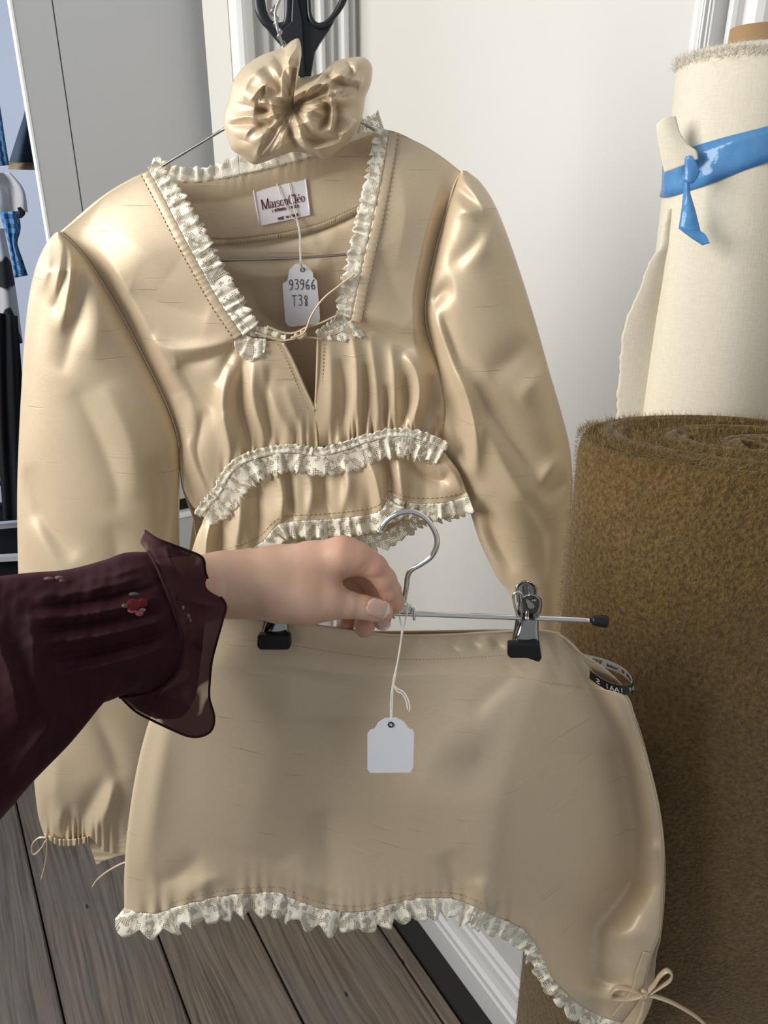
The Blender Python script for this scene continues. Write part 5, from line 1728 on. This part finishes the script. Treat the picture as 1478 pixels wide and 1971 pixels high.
FING = [
    [(660, 1070, 2, 12.6), (688, 1075, 3, 10.4), (720, 1091, 4, 8.3), (740, 1115, 4, 7.5), (751, 1138, 3, 7.2), (757, 1157, 2, 6.8), (759, 1165, 2, 5.9)],      # index
    [(655, 1074, -18, 12.5), (696, 1094, -24, 9.6), (722, 1120, -26, 8.6), (732, 1150, -22, 8.0), (734, 1178, -14, 7.4), (735, 1196, -8, 6.2)],                 # middle
    [(640, 1086, -34, 12), (676, 1108, -40, 9.4), (700, 1140, -40, 8.4), (704, 1176, -32, 7.8), (702, 1204, -24, 7.0), (701, 1211, -22, 6.2)],                   # ring
    [(622, 1104, -48, 11), (650, 1130, -52, 8.6), (664, 1164, -48, 7.6), (668, 1190, -40, 7.0), (664, 1206, -32, 6.6)],                                         # little
    [(600, 1154, 16, 14.8), (638, 1158, 17, 11.0), (668, 1164, 17, 8.8), (700, 1169, 16, 7.6), (724, 1174, 15, 7.2), (739, 1178, 14, 6.2)]]                     # thumb
allp = np.array([hp(*q[:3]) for ch_ in [ARM, ARM2] + MET + PALM + FING for q in ch_])
h = 0.0013
lo_, hi_ = allp.min(0) - 0.042, allp.max(0) + 0.022
lo_[0] = hp(215, 1180, 0)[0]
dims = np.ceil((hi_ - lo_) / h).astype(int)
G = np.stack(np.meshgrid(*[lo_[i] + h * np.arange(dims[i]) for i in range(3)], indexing='ij'), -1).astype(np.float32).astype(float)


def chain(c, k):
    f = None
    for i in range(len(c) - 1):
        d = cone_sdf(G, hp(*c[i][:3]), hp(*c[i + 1][:3]), c[i][3] * 0.001, c[i + 1][3] * 0.001)
        f = d if f is None else smin(f, d, k)
    return f


f = smin(chain(ARM, 0.004), chain(ARM2, 0.004), 0.010)
for c in MET:
    f = smin(f, chain(c, 0.004), 0.009)
for c in PALM:
    f = smin(f, chain(c, 0.004), 0.010)
ff = None
for c in FING:
    g_ = chain(c, 0.003)
    ff = g_ if ff is None else np.minimum(ff, g_)
f = smin(f, ff, 0.0045)
V, Q = surface_nets(f, lo_, h)
del G
# skin creases where the index finger and the thumb bend
dv = V - C0
zc = dv @ FW
PX = np.stack([CX + FPX * (dv @ RT) / zc, CY - FPX * (dv @ UP) / zc], 1)
cr = folds(PX, [([(702, 1108), (718, 1112), (736, 1112)], 0.0011, 3.0), ([(690, 1098), (700, 1090), (706, 1082)], 0.0007, 3.0), ([(698, 1104), (708, 1096), (714, 1086)], 0.0006, 3.0), ([(628, 1176), (632, 1190), (634, 1200)], 0.0010, 3.5),
                ([(660, 1146), (666, 1160), (664, 1178)], 0.0006, 3.0), ([(668, 1148), (674, 1162), (672, 1178)], 0.0006, 3.0), ([(655, 1120), (664, 1108), (676, 1102)], 0.0009, 4.0), ([(430, 1100), (436, 1130), (434, 1160)], 0.0005, 4.0)], 1.6)
V = V + (dv / np.linalg.norm(dv, axis=1)[:, None]) * (cr * (V[:, 1] < HND - 0.001))[:, None]
# keep only what lies outside the cut at the sleeve end
me_faces = Q.tolist()
arm_o = put('hand', V, me_faces, M['skin'], person)
col_ = arm_o.data.color_attributes.new('flush', 'FLOAT_COLOR', 'POINT')
fl_ = np.zeros(len(V))
for x, y, d, r_ in [(664, 1050, 6, 16), (757, 1164, 6, 12), (735, 1198, 0, 11), (702, 1208, -14, 14), (664, 1204, -24, 14), (742, 1180, 18, 9), (730, 1090, 8, 11), (690, 1120, -24, 22)]:
    fl_ = np.maximum(fl_, 0.38 * np.exp(-(np.linalg.norm(V - hp(x, y, d), axis=1) / (r_ * 0.001)) ** 2))
rgba = np.repeat(fl_[:, None], 4, 1)
rgba[:, 3] = 1
col_.data.foreach_set('color', rgba.astype(np.float32).ravel())
sm = arm_o.modifiers.new('soften', 'SMOOTH')
sm.factor, sm.iterations = 0.5, 2


def nail(name, c, along, up, L, W, mat, parent, bulge=0.0012, tipmat=None):
    c, along, up = np.asarray(c, float), np.asarray(along, float), np.asarray(up, float)
    along = along / np.linalg.norm(along)
    up = up - along * (up @ along)
    up /= np.linalg.norm(up)
    sd = np.cross(along, up)
    n1, n2 = 22, 13
    tt = np.linspace(-1, 1, n1)
    ss = np.linspace(-1, 1, n2)
    V_ = []
    for t_ in tt:
        wv = W * (1 - 0.10 * max(0, -t_)) * math.sqrt(max(0.0, 1 - max(0, abs(t_) - 0.45) ** 2 / 0.31))
        for s_ in ss:
            V_.append(c + along * L * t_ + sd * wv * s_ + up * (bulge * 2.2 * (math.sqrt(max(0, 1 - 0.85 * s_ * s_)) - 1) + 0.0007 * (1 - t_ * t_)))
    o = put(name, V_, gridfaces(n1, n2), mat, parent)
    m_ = o.modifiers.new('thick', 'SOLIDIFY'); m_.thickness = 0.0006
    if tipmat:
        V2 = np.array(V_).reshape(n1, n2, 3)[17:] + up * 0.00012
        e = put('nail_tip', V2, gridfaces(n1 - 17, n2), tipmat, o)
    return o


nail('thumbnail', hp(729, 1172, 22.6), hp(750, 1180, 20) - hp(705, 1166, 23), np.array([0.05, -1, 0.42]), 0.0082, 0.0062, M['nail'], person, 0.0015, M['nailtip'])
nail('fingernail', hp(737, 1199, -1.5), hp(742, 1206, -4) - hp(732, 1180, -8), np.array([0.2, -1, -0.1]), 0.0055, 0.0044, M['nail'], person, 0.0012, M['nailtip'])

# ---- sleeve
SLP = Plane((0, 0.475, 0), (0.42, -1.0, 0))
jn = [(286, 1062), (300, 1086), (313, 1116), (334, 1170), (352, 1234), (344, 1290), (300, 1330), (232, 1342)]
XY, u, v = coons([(-360, 1190), (-200, 1140), (-70, 1114), (0, 1108), (60, 1102), (130, 1096), (200, 1078), (240, 1064), (286, 1062)],
                 [(-360, 1960), (-200, 1790), (-70, 1650), (0, 1578), (40, 1532), (85, 1470), (114, 1404), (127, 1376), (165, 1358), (198, 1336), (232, 1342)],
                 [(-360, 1190), (-366, 1570), (-360, 1960)], jn, 190, 110)
env = elli(v, 0.5)
fl = folds(XY, [([(40, 1150), (150, 1140), (280, 1110)], 0.006, 7), ([(60, 1170), (170, 1160), (300, 1130)], -0.006, 6), ([(50, 1190), (180, 1180), (310, 1150)], 0.006, 7), ([(60, 1215), (190, 1200), (320, 1170)], -0.006, 7),
                ([(60, 1240), (200, 1222), (330, 1190)], 0.005, 8), ([(80, 1270), (210, 1250), (336, 1214)], -0.005, 8), ([(100, 1300), (220, 1276), (340, 1240)], 0.005, 9), ([(-20, 1200), (20, 1300), (40, 1400)], 0.010, 26),
                ([(60, 1180), (70, 1300), (90, 1400)], 0.008, 26), ([(20, 1500), (60, 1440), (110, 1380)], 0.006, 14), ([(150, 1120), (220, 1108), (290, 1086)], 0.005, 7)])
off = 0.044 * env + fl * env + 0.001 * noise2(XY, 60, 31)
Vf = SLP.pts(XY, off)
Vb = SLP.pts(XY, np.broadcast_to(-0.050 * env, off.shape))
nv, nu = XY.shape[:2]
put('sleeve', np.concatenate([Vf.reshape(-1, 3), Vb.reshape(-1, 3)]), gridfaces(nv, nu) + gridfaces(nv, nu, base=nv * nu, flip=True), M['chiffon'], person)
cap_ = np.concatenate([Vf[:, 0], Vb[::-1, 0]])
put('sleeve_end', cap_, [tuple(range(len(cap_)))], M['chiffon'], person)
# ruffled sheer cuff
ro = [(280, 1022), (300, 1036), (330, 1048), (362, 1060), (390, 1074), (396, 1104), (410, 1132), (434, 1164), (428, 1196), (418, 1232), (408, 1272), (404, 1310), (403, 1344), (412, 1378), (408, 1404), (388, 1417), (362, 1417), (330, 1404), (296, 1388), (262, 1370), (236, 1346)]
XYr, u, v = coons([(286, 1062), (270, 1044), (280, 1022)], [(232, 1342), (234, 1345), (236, 1346)], jn, ro, 60, 150)
o1 = 0.044 * elli(v, 0.5)
offr = o1 * (1 - 0.55 * u) + 0.012 * u * np.sin(v * 16 + 0.6) + folds(XYr, [([(320, 1050), (330, 1080), (350, 1110)], 0.006, 12), ([(340, 1150), (380, 1160), (420, 1166)], 0.008, 12), ([(350, 1230), (380, 1250), (405, 1260)], -0.006, 14), ([(300, 1340), (350, 1350), (400, 1380)], 0.006, 14)])
rf = sheet('cuff_ruffle', SLP, XYr, offr, M['chiffon_sheer'], person, 0.0)
# inner layer of the ruffle: the far side of the flared cuff
XYi, u, v = coons([(286, 1062), (284, 1046), (290, 1030)], [(240, 1340), (262, 1362), (300, 1384)], jn, [(290, 1030), (340, 1056), (384, 1090), (398, 1150), (392, 1220), (384, 1290), (376, 1340), (350, 1380), (300, 1384)], 30, 80)
sheet('cuff_ruffle', SLP, XYi, -0.046 * elli(v, 0.5) + 0.004 * np.sin(v * 22) * u, M['chiffon_sheer'], person, 0.0)
# rolled hem and gathered seam
tube('ruffle_hem', SLP.pts(XYr[:, -1], offr[:, -1]), 0.0008, M['chiffon'], person, 6)
tube('cuff_seam', SLP.pts(XYr[:, 0], offr[:, 0] + 0.001), 0.0012, M['chiffon'], person, 6)
# printed and embroidered flowers
def petals(cx, cy, pieces, off_):
    for dx, dy, rx, ry, mt in pieces:
        n1, n2 = 6, 14
        V_ = []
        for i in range(n1):
            for j in range(n2):
                a_, r_ = 2 * math.pi * j / n2, i / (n1 - 1)
                V_.append((cx + dx + rx * r_ * math.cos(a_), cy + dy + ry * r_ * math.sin(a_)))
        V_ = np.array(V_).reshape(n1, n2, 2)
        i_ = np.argmin(np.hypot(XY[..., 0] - cx - dx, XY[..., 1] - cy - dy))
        o0 = off.ravel()[i_] if off_ is None else off_
        P_ = SLP.pts(V_, np.repeat((o0 + 0.0022 + 0.0009 * (1 - np.linspace(0, 1, n1) ** 2))[:, None], n2, 1))
        put('petal', P_, gridfaces(n1, n2, True), mt, person)


petals(262, 1166, [(-6, -2, 14, 12, M['red']), (12, -6, 10, 9, M['red']), (-8, 8, 9, 6, M['pink']), (6, 14, 8, 6, M['pink']), (12, 8, 7, 4, M['palepink']), (-4, -22, 10, 4, M['leafgrey']), (-22, 0, 6, 4, M['leafgrey'])], None)
petals(266, 1318, [(-6, -2, 8, 4, M['pink']), (6, 4, 9, 4, M['palepink'])], 0.030)
petals(108, 1114, [(-14, 0, 10, 4, M['palepink']), (6, -2, 9, 4, M['palepink']), (12, 4, 6, 3, M['leafgrey'])], None)
petals(362, 1186, [(0, 0, 4, 5, M['leafgrey']), (4, 8, 3, 4, M['leafgrey']), (-10, -16, 3, 4, M['palepink'])], 0.035)
